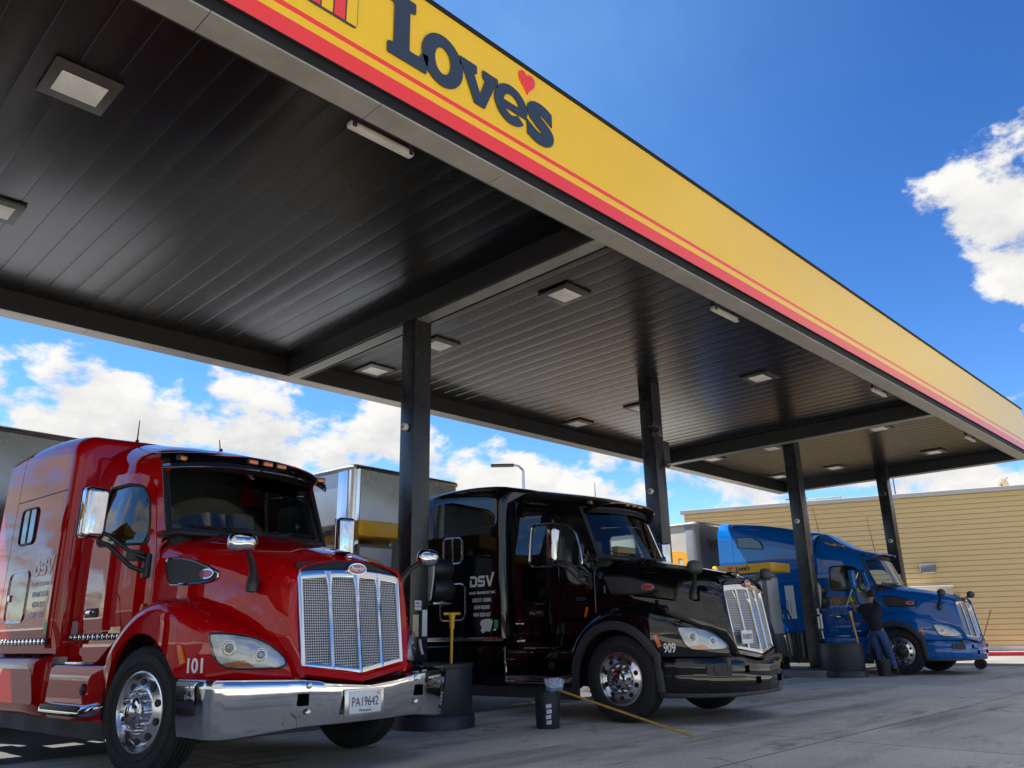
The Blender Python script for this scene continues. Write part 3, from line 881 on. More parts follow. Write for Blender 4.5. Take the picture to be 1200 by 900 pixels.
# ================================================================== TRUCKS
ZS = 2.50
ROOF_MID = [(-0.1, 2.68), (0.25, 2.785), (0.4, 2.83), (0.6, 2.89), (0.95, 2.975), (1.3, 3.05), (1.75, 3.145)]
ROOF_HIGH = [(-0.1, 2.68), (0.25, 2.775), (0.4, 2.81), (0.6, 2.86), (0.95, 2.97), (1.3, 3.14), (1.75, 3.42)]


def cab_w(y, z):
    w = 0.885 + 0.165 * sstep(y, 0.30, 1.10)
    if z > 1.95: w -= 0.10 * ((z - 1.95) / 0.75) ** 1.4
    if z < 1.5: w -= 0.015 * ((1.5 - z) / 0.45) ** 2
    return w


def cab_pt(y, t, roof, side, off=0.0):
    if t <= ZS: return (side * (cab_w(y, t) + off), y, t)
    a = min(1.0, (t - ZS) / 0.9) * pi / 2
    W = cab_w(y, ZS) + off; zr = smooth_interp(y, roof) + off
    return (side * W * max(0, cos(a)) ** (2 / 2.9), y, ZS + (zr - ZS) * max(0, sin(a)) ** (2 / 2.6))


DOOR = rnd([(0.50, 1.14), (0.50, 1.90), (0.575, 2.20), (0.655, 2.44), (0.78, 2.565), (1.05, 2.60), (1.61, 2.60), (1.635, 2.4), (1.635, 1.14)], 0.07)
DWIN = rnd([(0.60, 1.905), (0.63, 2.12), (0.70, 2.35), (0.82, 2.475), (1.0, 2.505), (1.43, 2.505), (1.44, 1.985), (1.36, 1.93)], 0.06)


def scale_poly(poly, d):
    """grow an outline by d along its normals"""
    n = len(poly); out = []
    A = sum(poly[i][0] * poly[(i + 1) % n][1] - poly[(i + 1) % n][0] * poly[i][1] for i in range(n))
    sg = 1 if A > 0 else -1
    for i in range(n):
        a = Vector(poly[i - 1]); b = Vector(poly[(i + 1) % n]); t = b - a
        if t.length < 1e-9: out.append(poly[i]); continue
        t.normalize(); nn = Vector((t.y, -t.x)) * sg
        out.append((poly[i][0] + nn.x * d, poly[i][1] + nn.y * d))
    return out


def windscreen_pt(u, v, off=0.0):
    x = u * (0.885 + (0.862 - 0.885) * v)
    y = (0.085 + 0.29 * u * u) * (1 - v) + (0.40 + 0.25 * u * u) * v - off
    z = 2.0 - 0.02 * (1 - u * u) + v * (0.70 + 0.03 * (1 - u * u))
    return (x, y, z)


# hood ------------------------------------------------------------------
HW = [(-1.27, 0.605), (-1.15, 0.655), (-0.9, 0.72), (-0.6, 0.79), (-0.3, 0.85), (0.0, 0.895), (0.42, 0.925)]
HZ = [(-1.27, 1.665), (-1.15, 1.715), (-0.9, 1.785), (-0.6, 1.85), (-0.3, 1.905), (0.0, 1.95), (0.42, 2.0)]


def hood_sec(y):
    w = smooth_interp(y, HW); zt = smooth_interp(y, HZ)
    return [(0, zt), (0.14 * w, zt), (0.28 * w, zt - 0.004), (0.36 * w, zt - 0.006), (0.42 * w, zt - 0.022), (0.58 * w, zt - 0.034), (0.75 * w, zt - 0.058), (0.87 * w, zt - 0.092),
            (0.945 * w, zt - 0.135), (0.985 * w, zt - 0.20), (w, zt - 0.29), (w + 0.012, zt - 0.42), (w + 0.018, (zt - 0.42) * 0.6 + 0.76 * 0.4), (w + 0.005, 0.98), (w - 0.03, 0.80), (w - 0.06, 0.745)]


def rake(z): return 0.115 * max(-0.1, min(1.15, (z - 0.78) / 0.8)) - 0.04


def hood_warp(x, y, w, z=0):
    q = min(1.0, abs(x) / w)
    b = sstep(y, -0.25, 0.42)
    f = 1 - sstep(y, -1.27, -0.75)
    return y - 0.31 * (1 - q * q) * b - 0.06 * (1 - q ** 1.3) * f + (rake(z) * f if z else 0)


def hood_pt(side, y, z, off=0.0):
    """point of the hood's side wall at a height"""
    s = hood_sec(y); w = smooth_interp(y, HW)
    for (x0, z0), (x1, z1) in zip(s[7:], s[8:]):
        if z0 >= z >= z1:
            t = (z0 - z) / (z0 - z1); x = x0 + (x1 - x0) * t; break
    else: x = w
    return (side * (x + off), y - 0.0, z)


# fender: plan stations  (y, x, crest z, bottom z)
FEN = [(0.72, 1.165, 0.86, 0.37), (0.645, 1.185, 0.95, 0.37), (0.60, 1.195, 1.02, 0.50), (0.57, 1.20, 1.06, 0.66), (0.50, 1.205, 1.125, 0.81), (0.40, 1.208, 1.20, 0.94), (0.28, 1.21, 1.275, 1.03), (0.14, 1.21, 1.335, 1.085), (0.0, 1.21, 1.365, 1.10),
       (-0.14, 1.21, 1.375, 1.085), (-0.28, 1.208, 1.368, 1.03), (-0.40, 1.20, 1.35, 0.945), (-0.50, 1.185, 1.325, 0.83), (-0.555, 1.17, 1.305, 0.765), (-0.65, 1.14, 1.27, 0.755), (-0.75, 1.10, 1.235, 0.752), (-0.85, 1.045, 1.195, 0.75), (-0.94, 0.985, 1.155, 0.75),
       (-1.03, 0.91, 1.115, 0.748), (-1.11, 0.825, 1.075, 0.745), (-1.175, 0.74, 1.03, 0.742), (-1.225, 0.655, 0.975, 0.74), (-1.26, 0.575, 0.90, 0.738), (-1.28, 0.50, 0.82, 0.735)]


def fender_frame(k):
    k = max(0, min(len(FEN) - 1.001, k)); i = int(k); t = k - i
    a = FEN[max(0, i - 1)]; b = FEN[i]; c = FEN[min(len(FEN) - 1, i + 1)]; d = FEN[min(len(FEN) - 1, i + 2)]

    def cr(j):
        p0, p1, p2, p3 = a[j], b[j], c[j], d[j]
        return 0.5 * (2 * p1 + (p2 - p0) * t + (2 * p0 - 5 * p1 + 4 * p2 - p3) * t * t + (3 * p1 - p0 - 3 * p2 + p3) * t ** 3)

    def dr(j):
        p0, p1, p2, p3 = a[j], b[j], c[j], d[j]
        return 0.5 * ((p2 - p0) + 2 * (2 * p0 - 5 * p1 + 4 * p2 - p3) * t + 3 * (3 * p1 - p0 - 3 * p2 + p3) * t * t)
    y, x, zc, zb = cr(0), cr(1), cr(2), cr(3)
    ty, tx = dr(0), dr(1); l = sqrt(tx * tx + ty * ty) or 1
    nx, ny = -ty / l, tx / l          # outward for the x>0 side, walking forward (-y)
    return y, x, zc, zb, nx, ny


def fender_wall(k, z, off=0.0):
    y, x, zc, zb, nx, ny = fender_frame(k)
    r = 0.15
    d = 0.0
    zt = zc - r
    if z > zt:
        q = min(1, (z - zt) / r); d = -r * (1 - sqrt(max(0, 1 - q * q)))
    lo = max(0, (0.95 - z) / 0.25); d -= 0.018 * lo * lo
    return Vector((x + nx * (d + off), y + ny * (d + off), z))


def fender_rows(side, n=70):
    rows = []
    for i in range(n + 1):
        k = (len(FEN) - 1) * i / n
        y, x, zc, zb, nx, ny = fender_frame(k)
        r = 0.15
        zt = zc - r
        row = []
        wall = []
        for j in range(7):
            z = zb + (max(zt, zb + 0.01) - zb) * j / 6
            wall.append(fender_wall(k, z))
        # small rolled lip at the bottom
        row.append((wall[0].x - nx * 0.05, wall[0].y - ny * 0.05, zb + 0.012))
        row.append((wall[0].x - nx * 0.008, wall[0].y - ny * 0.008, zb))
        row += [tuple(p) for p in wall]
        z0 = max(zt, zb + 0.01)
        for j in range(1, 8):
            a = j / 7 * pi / 2
            rr = zc - z0
            d = -0.15 * (1 - cos(a))
            row.append((x + nx * d, y + ny * d, z0 + rr * sin(a)))
        inn = 0.42 if k < 15 else 0.42 - 0.25 * (k - 15) / (len(FEN) - 16)
        for j in range(1, 4):
            d = -0.15 - inn * j / 3
            row.append((x + nx * d, y + ny * d, zc + 0.05 * j / 3))
        rows.append([(side * p[0], p[1], p[2]) for p in row])
    return rows


def wheel(root, loc, steer, tyre_r=0.50, width=0.28, spikes=False, side=-1, name='front_wheel', deep=False, hubm='chrome'):
    """side -1: outboard face looks to -x"""
    w = empty(name, loc, steer); w.parent = root
    R = tyre_r; h = width / 2
    prof = []
    pts = [(0.300, -h + 0.03), (0.312, -h + 0.005), (0.345, -h - 0.006), (0.40, -h - 0.012), (0.44, -h - 0.006), (R - 0.035, -h + 0.008), (R - 0.012, -h + 0.022), (R, -h + 0.045)]
    prof += pts
    ng = 4
    for g in range(ng):
        x = -h + 0.06 + (width - 0.12) * (g + 0.5) / ng
        prof += [(R, x - 0.010), (R - 0.012, x - 0.007), (R - 0.012, x + 0.007), (R, x + 0.010)]
    prof += [(r, -x) for r, x in pts[::-1]]
    mb = MB(); mb.lathe(prof, (0, 0, 0), 'X', 56)
    # raised rings on the sidewall
    for rr in (0.365, 0.455):
        mb.lathe([(rr - 0.004, -h - 0.009), (rr, -h - 0.0165), (rr + 0.004, -h - 0.009)], (0, 0, 0), 'X', 56)
    # shoulder blocks
    for q in range(56):
        a = 2 * pi * q / 56
        T = Matrix.Rotation(a, 4, 'X')
        mb.box((-h + 0.030, 0, R - 0.012), (0.03, 0.016, 0.022), 0.004, 0, T, 1)
    t = mb.build('tyre', MT['rubber'], w, 50)
    # rim
    dx = h - 0.055 if not deep else -0.02
    mb = MB()
    if not deep:
        rp = [(0.305, -h + 0.012), (0.308, -h + 0.004), (0.296, -h + 0.002), (0.286, -h + 0.02), (0.275, -h + 0.045), (0.262, -h + 0.052), (0.235, -h + 0.030), (0.19, -h + 0.010), (0.172, -h + 0.004), (0.165, -h + 0.006), (0.02, -h + 0.006)]
    else:
        rp = [(0.305, -h + 0.012), (0.308, -h + 0.004), (0.296, -h + 0.002), (0.28, -h + 0.03), (0.265, -h + 0.15), (0.22, -h + 0.17), (0.17, -h + 0.165), (0.02, -h + 0.165)]
    mb.lathe(rp, (0, 0, 0), 'X', 64)
    # inner barrel
    mb.lathe([(0.30, h - 0.01), (0.29, h - 0.05), (0.285, -h + 0.06)], (0, 0, 0), 'X', 48)
    rmb = mb
    mb = MB()
    mb = rmb
    for q in range(10):
        a = 2 * pi * (q + 0.5) / 10
        fx = -h + 0.0265 if not deep else -h + 0.164
        mb.cyl((fx - 0.006, 0.222 * cos(a), 0.222 * sin(a)), 0.030, 0.016, 'X', 20, bev=0.003, mi=1)
    mb.build('rim', [MT['alu'], MT['plastic']], w, 40)
    mb = MB()
    fx = -h + 0.006 if not deep else -h + 0.165
    mb.lathe([(0.115, fx), (0.112, fx - 0.05), (0.10, fx - 0.062), (0.075, fx - 0.066), (0.07, fx - 0.085), (0.05, fx - 0.095), (0.0, fx - 0.097)], (0, 0, 0), 'X', 40)
    for q in range(10):
        a = 2 * pi * q / 10
        c = (0, 0.1425 * cos(a), 0.1425 * sin(a))
        if spikes:
            mb.lathe([(0.021, fx), (0.021, fx - 0.028), (0.016, fx - 0.034), (0.008, fx - 0.075), (0.0, fx - 0.082)], c, 'X', 12)
        else:
            mb.lathe([(0.019, fx), (0.019, fx - 0.036), (0.015, fx - 0.045), (0.0, fx - 0.047)], c, 'X', 12)
    mb.build('hub_cover', MT[hubm], w, 35)
    return w


def rail_box(mb, y0, y1, x, z0, z1, th):
    mb.box((x, (y0 + y1) / 2, (z0 + z1) / 2), (th, abs(y1 - y0), z1 - z0), 0.01)


def make_truck(name, label, group, loc, yaw, paint, high=False, steer=0.0, bumper='chrome', visor=False, number='101',
               strip=True, spikes=False, wheel_hub='chrome', mirror_mat='chrome', livery='plain'):
    P = MT[paint]
    root = empty(name, loc, yaw)
    tag(root, label, 'truck', group)
    roof = ROOF_HIGH if high else ROOF_MID
    # ---------------- cab shell
    for side in (-1, 1):
        pass
    mb = MB()
    outl = [(0.445, 1.06), (0.445, 1.93), (0.395, 2.0), (0.455, 2.2), (0.545, 2.45), (0.60, 2.60), (0.52, 2.70), (0.44, 2.84), (0.35, 3.02), (0.29, 3.2), (0.27, 3.4), (1.75, 3.4), (1.75, 1.06)]
    hole = scale_poly(DOOR, 0.005)
    for side in (-1, 1):
        panel(mb, outl, [hole], lambda u, v, s=side: cab_pt(u, v, roof, s), 0.075)
    cab = mb.build('cab', [P, MT['inner']], root, 40, solid=0.022)
    # rear wall, floor and firewall keep the cabin dark
    mb = MB()
    mb.box((0, 1.70, 1.82), (1.84, 0.03, 1.5)); mb.box((0, 1.69, 2.72), (1.3, 0.03, 0.5)); mb.box((0, 1.08, 1.12), (1.96, 1.25, 0.04)); mb.box((0, 0.46, 1.5), (1.72, 0.03, 0.85))
    mb.box((0, 0.47, 1.86), (1.70, 0.42, 0.22), 0.05); mb.box((-0.1, 0.40, 1.975), (1.62, 0.50, 0.03), 0.01)
    mb.box((0.42, 0.62, 1.93), (0.46, 0.2, 0.13), 0.05)
    mb.build('dashboard', MT['inner'], cab)
    for sx in (-0.48, 0.48):
        mb = MB()
        mb.box((sx, 1.10, 1.52), (0.50, 0.5, 0.16), 0.05); mb.box((sx, 1.36, 1.88), (0.48, 0.15, 0.68), 0.06); mb.box((sx, 1.37, 2.30), (0.28, 0.11, 0.20), 0.05)
        mb.build('seat', MT['seat'], cab)
    mb = MB()
    ring = [(0.48 + 0.22 * cos(a), 0.80 - 0.10 * sin(a), 1.93 + 0.20 * sin(a)) for a in [2 * pi * k / 28 for k in range(28)]]
    mb.tube(ring, 0.016, 8, True); mb.tube([(0.27, 0.8, 1.93), (0.69, 0.8, 1.93)], 0.014); mb.tube([(0.48, 0.8, 1.93), (0.48, 0.62, 1.86)], 0.03)
    mb.build('steering_wheel', MT['plastic'], cab)
    mb = MB(); mb.tube([(0.62, 0.52, 1.99), (0.60, 0.50, 2.10), (0.585, 0.47, 2.16)], 0.008); mb.box((0.585, 0.46, 2.18), (0.05, 0.02, 0.05), 0.008)
    mb.box((0.36, 0.36, 2.03), (0.16, 0.03, 0.10), 0.01)
    mb.build('dash_gadget', MT['plastic'], cab)
    # ---------------- windscreen
    mb = MB()
    mb.grid([[windscreen_pt(-1 + 2 * i / 24, j / 10, -0.012) for i in range(25)] for j in range(11)])
    ws = mb.build('windscreen', MT['glass'], root, 60)
    mb = MB()
    loop = [windscreen_pt(-1 + 2 * i / 24, 0) for i in range(25)] + [windscreen_pt(1, j / 8) for j in range(1, 8)] + [windscreen_pt(1 - 2 * i / 24, 1) for i in range(25)] + [windscreen_pt(-1, 1 - j / 8) for j in range(1, 8)]
    mb.tube(loop, 0.020, 8, True)
    # ceramic band along the edge of the glass
    band = []
    for a, b in (((0, 1), (0.0, 0.06)), ((0, 1), (0.90, 1.0))):
        mb.grid([[windscreen_pt(-1 + 2 * i / 24, v, -0.006) for i in range(25)] for v in b])
    for u0, u1 in ((-1, -0.955), (0.955, 1)):
        mb.grid([[windscreen_pt(u0 + (u1 - u0) * i, j / 8, -0.006) for i in range(2)] for j in range(9)])
    mb.build('gasket', MT['plastic'], ws)
    mb = MB()
    for sx in (-1, 1):
        a = windscreen_pt(0.08 * sx + 0.05, 0.0, 0.03); b = windscreen_pt(0.08 * sx + (0.72 if sx > 0 else -0.66), 0.10, 0.02)
        mb.tube([a, ((a[0] + b[0]) / 2, (a[1] + b[1]) / 2 - 0.02, (a[2] + b[2]) / 2 + 0.0), b], 0.009, 6)
        mb.tube([(b[0] - sx * 0.45, b[1] - 0.14, b[2] - 0.01), b, (b[0] + sx * 0.08, b[1] + 0.05, b[2] + 0.03)], 0.008, 6)
    mb.build('wiper', MT['plastic'], ws)
    mb = MB()
    mb.grid([[(u * 0.93, windscreen_pt(u, 0)[1] + 0.03 - d * (1 - 0.75 * abs(u) ** 3), 1.955 + 0.05 * (d < 0.04) - 0.012 * (d > 0.05)) for u in [-1 + i / 10 for i in range(21)]] for d in (0.0, 0.03, 0.09, 0.15)])
    mb.build('cowl', MT['plastic'], cab)
    # ---------------- doors
    for side in (-1, 1):
        mb = MB()
        panel(mb, DOOR, [DWIN], lambda u, v: cab_pt(u, v, roof, side, 0.004), 0.075)
        door = mb.build('door', [P, MT['inner']], root, 40, solid=0.03)
        mb = MB()
        panel(mb, DWIN, [], lambda u, v: cab_pt(u, v, roof, side, -0.012), 0.09)
        mb.build('side_window', MT['glass'], door)
        mb = MB()
        mb.tube([cab_pt(u, v, roof, side, 0.002) for u, v in dense(DWIN, 0.05)], 0.014, 6, True)
        mb.build('window_frame', MT['plastic'] if paint != 'black' else MT['chrome_d'], door)
        mb = MB()
        x = side * (cab_w(1.33, 1.3) + 0.006)
        mb.box((x, 1.33, 1.305), (0.025, 0.24, 0.085), 0.012, 1); mb.box((x + side * 0.02, 1.34, 1.31), (0.03, 0.19, 0.038), 0.013, 0)
        mb.build('handle', [MT['chrome'], MT['plastic']], door)
        mb = MB()
        mb.box((0, 0, 0), (0.022, 0.03, 0.135), 0.008, 0, Matrix.Translation((side * (cab_w(0.60, 1.30) + 0.012), 0.575, 1.30)) @ Matrix.Rotation(radians(18), 4, 'X'))
        mb.build('side_marker', MT['amber'], door)
    # black rubber seam behind the cab
    # ---------------- sleeper
    Y0, Y1, Y2 = (1.80, 3.20, 3.62) if not high else (1.80, 3.95, 4.40)
    XW = 1.215

    def sl_top(y):
        if high: return interp(y, [(1.78, 3.43), (2.1, 3.53), (2.6, 3.66), (3.2, 3.79), (3.95, 3.90), (4.4, 3.955)])
        return smooth_interp(y, [(1.78, 3.145), (1.95, 3.185), (2.2, 3.215), (2.6, 3.24), (3.2, 3.235), (3.62, 3.20)])

    def sl_sec(y, inset, n=14):
        w = XW - inset; zt = sl_top(y) - inset * 0.5; r = 0.27 if not high else 0.42; r = min(r, w)
        hgt = 0.24 if not high else 0.55
        pts = [(w - 0.01, 0.99), (w, 1.2), (w, 1.8), (w - 0.004, 2.4), (w - 0.012, zt - hgt - 0.02)]
        for k in range(n + 1):
            a = k / n * pi / 2
            pts.append(((w - 0.014 - r) + r * cos(a) ** 0.85, zt - 0.035 - hgt + hgt * sin(a) ** 0.9))
        pts += [((w - r) * 0.5, zt - 0.012), (0, zt)]
        return pts

    def sl_rows(ys):
        rows = []
        for y, ins in ys:
            h = sl_sec(y, ins)
            rows.append([(-x, y, z) for x, z in h] + [(x, y, z) for x, z in h[-2::-1]])
        return rows
    rr = 0.12
    st = [(Y0 + rr * (1 - cos(a)), rr * (1 - sin(a))) for a in [k / 8 * pi / 2 for k in range(9)]]
    st += [(Y0 + rr + (Y1 - Y0 - rr) * k / 10, 0) for k in range(1, 11)]
    mb = MB(); rows = sl_rows(st); mb.grid(rows)
    mb.f.append(list(range(len(rows[0])))); mb.m.append(0)
    n0 = len(rows[0]) * (len(rows) - 1); mb.f.append([n0 + k for k in range(len(rows[0]))]); mb.m.append(0)
    slp = mb.build('sleeper', P, root, 40)
    mb = MB()
    rows = sl_rows([(Y1 + 0.012, 0.0)] + [(Y1 + 0.012 + (Y2 - Y1 - 0.012) * k / 6, 0.0) for k in range(1, 7)]); mb.grid(rows)
    mb.build('side_extender', [P, MT['plastic']], root, 40, solid=0.02)
    mb = MB(); mb.box((0, Y1 + 0.02, 2.0), (2.30, 0.03, 1.9)); mb.build('rear_wall', MT['plastic'], slp)
    # the narrow boot between cab and sleeper
    mb = MB(); mb.box((0, 1.775, 1.98), (1.98, 0.10, 1.85), 0.05); mb.build('boot_seal', P, root)
    # panel joint along the sleeper
    if not high:
        mb = MB()
        for s in (-1, 1):
            mb.box((s * (XW - 0.001), (Y0 + 0.11 + Y1) / 2, 2.545), (0.006, Y1 - Y0 - 0.12, 0.007))
        mb.build('panel_joint', MT['plastic'], slp)
    else:
        mb = MB()
        for s in (-1, 1): mb.box((s * (XW - 0.001), (Y0 + 0.11 + Y1) / 2, 2.60), (0.006, Y1 - Y0 - 0.12, 0.008))
        mb.build('panel_joint', MT['plastic'], slp)

    def on_side(s, off=0.0):
        return lambda u, v, d: (s * (XW - 0.004 + d + off), u, v)
    trim = MT['chrome_d'] if not high else MT['plastic']
    for s in (-1, 1):
        w = rnd([(2.59, 2.06), (2.98, 2.06), (2.98, 2.44), (2.59, 2.44)], 0.07) if not high else rnd([(3.05, 3.08), (3.80, 3.18), (3.80, 3.46), (3.35, 3.42), (3.12, 3.28)], 0.05)
        mb = MB(); mb.prism(dense(w, 0.08), -0.02, 0.008 if not high else -0.004 + 0.012, on_side(s))
        swin = mb.build('sleeper_window', MT['dglass'], root, 30)
        if high:
            swin.rotation_euler = (0, 0, 0)
        mb = MB(); mb.tube([(s * (XW + 0.006), u, v) for u, v in w], 0.012, 6, True)
        if not high: mb.box((s * (XW + 0.006), 2.79, 2.25), (0.012, 0.022, 0.37))
        mb.build('window_frame', MT['plastic'] if paint != 'black' else MT['chrome_d'], swin)
        d = rnd([(2.53, 1.25), (3.04, 1.25), (3.04, 1.765), (2.53, 1.765)], 0.09)
        mb = MB(); mb.prism(dense(d, 0.1), -0.02, 0.006, on_side(s))
        hatch = mb.build('luggage_door', P, root, 30)
        mb = MB(); mb.tube([(s * (XW + 0.004), u, v) for u, v in d], 0.009, 6, True)
        mb.build('door_trim', trim, hatch)
        mb = MB(); mb.box((s * (XW + 0.012), 2.98, 1.50), (0.016, 0.05, 0.07), 0.006); mb.build('latch', MT['chrome_d'], hatch)
    # ---------------- hood
    mb = MB()
    ys = [-1.27, -1.235, -1.18, -1.1, -1.0, -0.88, -0.75, -0.6, -0.45, -0.3, -0.15, 0.0, 0.14, 0.28, 0.42]
    rows = []
    nose = [(0, 1.655), (0.08, 1.655), (0.16, 1.653), (0.21, 1.650), (0.25, 1.647), (0.33, 1.640), (0.40, 1.628), (0.45, 1.612), (0.478, 1.58), (0.49, 1.53), (0.493, 1.43), (0.493, 1.28), (0.492, 1.1), (0.49, 0.92), (0.475, 0.80), (0.45, 0.75)]
    r0 = [(x * (1.09 + 0.035 * (z - 0.78) / 0.8), -1.315 + 0.065 * (x / 0.5) ** 1.2 + rake(z), z) for x, z in nose]
    rows.append(r0)
    mid = [((x0 + x1) / 2 + 0.030 * (i > 6) * 1, 0, (z0 + z1) / 2 + (0.012 if i <= 9 else 0)) for i, ((x0, z0), (x1, z1)) in enumerate(zip(nose, hood_sec(-1.27)))]
    rows.append([(x, hood_warp(x, -1.288, 0.60, z), z) for x, _, z in mid])
    for y in ys:
        w = smooth_interp(y, HW)
        rows.append([(x, hood_warp(x, y, w, z), z) for x, z in hood_sec(y)])
    full = [[(-x, y, z) for x, y, z in r] + [(x, y, z) for x, y, z in r[-1:0:-1]][::1] for r in rows]
    full = [[(-x, y, z) for x, y, z in r[::-1]] + [(x, y, z) for x, y, z in r[1:]] for r in rows]
    mb.grid(full)
    hood = mb.build('hood', P, root, 50)
    # chin below the grille
    mb = MB()
    rws = []
    for dy, z in ((0.07, 0.80), (0.0, 0.768), (-0.030, 0.735), (-0.022, 0.695), (0.02, 0.672), (0.12, 0.668)):
        rws.append([(x, -1.33 + 0.075 * abs(x / 0.5) ** 1.2 + dy + rake(z), z + 0.07 * abs(x / 0.5)) for x in [-0.57 + 1.14 * k / 24 for k in range(25)]])
    mb.grid(rws); mb.build('chin', P, hood, 50)
    # dark lip under the hood edge, above the grille
    mb = MB()
    mb.grid([[(x, -1.322 + 0.068 * abs(x / 0.5) ** 1.2 + dy + rake(z), z - 0.03 * abs(x / 0.5) ** 2) for x in [-0.55 + 1.10 * k / 20 for k in range(21)]] for dy, z in ((0.05, 1.672), (-0.004, 1.668), (-0.016, 1.60), (0.02, 1.585))])
    mb.build('grille_lip', MT['plastic'], hood, 30)
    # grille

    def gy(x, off=0.0): return -1.322 + 0.075 * abs(x / 0.5) ** 1.15 - off
    mb = MB()
    zt = lambda x: 1.572 - 0.03 * abs(x / 0.5) ** 2
    zb = lambda x: 0.765 + 0.065 * abs(x / 0.5)
    RK = lambda V: [(x * (1.09 + 0.035 * (z - 0.78) / 0.8), y + rake(z), z) for x, y, z in V]
    xs = [-0.475 + 0.95 * k / 24 for k in range(25)]
    mb.grid([[(x, gy(x, -0.012), zb(x) + (zt(x) - zb(x)) * j / 4) for x in xs] for j in range(5)]); mb.v = RK(mb.v)
    grille = mb.build('grille', MT['wire'], root, 50)
    mb = MB()
    for bx in (-0.474, -0.237, 0.0, 0.237, 0.474):
        hw = 0.017 if abs(bx) < 0.4 else 0.021
        rws = []
        for j in range(7):
            z = zb(bx) - 0.005 + (zt(bx) - zb(bx) + 0.01) * j / 6
            fl = hw * (1.12 + ((1.3 * max(0, (j - 5)) + 0.15 * max(0, j - 4)) if abs(bx) < 0.4 else 0.3 * max(0, j - 5)))
            rws.append([(bx - fl, gy(bx - fl, -0.012), z), (bx - fl * 0.8, gy(bx, 0.014), z), (bx, gy(bx, 0.022), z), (bx + fl * 0.8, gy(bx, 0.014), z), (bx + fl, gy(bx + fl, -0.012), z)])
        mb.grid(rws)
    for zf, h0, h1 in ((zt, -0.052, 0.022), (zb, -0.016, 0.036)):
        mb.grid([[(x, gy(x, d), zf(x) + h0 + (h1 - h0) * q) for x in [-0.497 + 0.994 * k / 30 for k in range(31)]] for d, q in ((-0.012, 0), (0.014, 0.08), (0.020, 0.5), (0.014, 0.92), (-0.012, 1))])
    mb.v = RK(mb.v); mb.build('grille_frame', MT['chrome'], grille, 45)
    # emblem on the grille
    def oval(mbx, cx, cz, a, b, y, d, n=28):
        o = [(cx + a * cos(2 * pi * k / n), cz + b * sin(2 * pi * k / n)) for k in range(n)]
        mbx.prism(o, 0, d, lambda u, v, dd: (u, y - dd, v))
    mb = MB(); oval(mb, 0, 1.597, 0.098, 0.050, -1.335 + rake(1.597), 0.022); em = mb.build('emblem', MT['chrome'], grille, 30)
    mb = MB(); oval(mb, 0, 1.597, 0.088, 0.041, -1.335 + rake(1.597), 0.026); mb.build('emblem_field', MT['emblem'], grille, 30)
    mb = MB(); put_text(mb, 'Peterbilt', 0.05, (0.0, -1.3625 + rake(1.597), 1.584), (1, 0, 0), (0, 0, 1), 0.0006, 0.001, width=0.145, shear=0.25); mb.build('emblem_script', MT['white'], grille, 0, recalc=False)
    # hood ornament
    mb = MB()
    mb.box((0, -1.07, 1.712), (0.05, 0.20, 0.022), 0.01)
    mb.grid([[(sx * 0.5 * w, -1.07 + 0.10 * t - 0.03 * (abs(sx) > 0.5), 1.737 + 0.012 * abs(sx)) for sx in (-1, -0.5, 0, 0.5, 1)] for t, w in ((-1.1, 0.06), (-0.4, 0.16), (0.3, 0.24), (0.9, 0.05))])
    mb.build('hood_ornament', MT['chrome'], hood, 40)
    # bead along the rear edge of the hood
    for s in (-1, 1):
        mb = MB(); mb.tube([(s * (smooth_interp(0.42, HW) + 0.016), 0.425, z) for z in (1.28, 1.45, 1.6, 1.75)] + [(s * 0.915, 0.42, 1.87), (s * 0.87, 0.40, 1.925)], 0.013, 8); mb.build('hood_bead', P, hood, 60)
    # side vents
    for s in (-1, 1):
        v = rnd([(0.285, 1.745), (0.05, 1.735), (-0.14, 1.70), (-0.33, 1.635), (-0.46, 1.585), (-0.46, 1.535), (-0.34, 1.505), (-0.1, 1.502), (0.17, 1.515)], 0.05, 4)
        f = lambda u, w, d: hood_pt(s, u, w, d)
        mb = MB(); panel(mb, v, [], lambda u, w: hood_pt(s, u, w, 0.004), 0.08)
        vent = mb.build('side_vent', MT['plastic_g'], root, 60)
        mb = MB(); mb.tube([hood_pt(s, u, w, 0.005) for u, w in dense(v, 0.06)], 0.011, 6, True)
        mb.build('vent_bezel', MT['chrome'] if paint == 'red' else MT['plastic'], vent)
        mb = MB()
        o = [(-0.335 + 0.085 * cos(2 * pi * k / 24), 1.578 + 0.043 * sin(2 * pi * k / 24)) for k in range(24)]
        mb.prism(o, 0.0, 0.022, lambda u, w, d: hood_pt(s, u, w, d))
        o2 = [(-0.335 + 0.070 * cos(2 * pi * k / 24), 1.578 + 0.031 * sin(2 * pi * k / 24)) for k in range(24)]
        badge = mb.build('vent_badge', MT['chrome'], vent, 30)
        mb = MB(); mb.prism(o2, 0.0, 0.026, lambda u, w, d: hood_pt(s, u, w, d)); mb.build('badge_field', MT['emblem'], vent, 30)
        # grab strip along the rear edge of the hood
    # ---------------- fenders with headlights
    for s in (-1, 1):
        mb = MB(); mb.grid(fender_rows(s)); fen = mb.build('fender', P, root, 60)
        # headlight: patch of the fender wall
        hl = rnd([(15.55, 1.088), (17.2, 1.082), (18.6, 1.055), (20.0, 0.99), (21.05, 0.90), (21.3, 0.835), (20.7, 0.822), (18.8, 0.820), (17.2, 0.828), (16.4, 0.88)], 0.35, 4)
        # outline is in (station, height*10) space so that rounding is isotropic enough
        hl = rnd([(15.6, 10.87), (17.2, 10.82), (18.7, 10.52), (20.0, 9.9), (21.1, 8.95), (21.3, 8.4), (20.6, 8.22), (18.6, 8.2), (17.1, 8.28), (16.35, 8.8)], 0.5, 4)

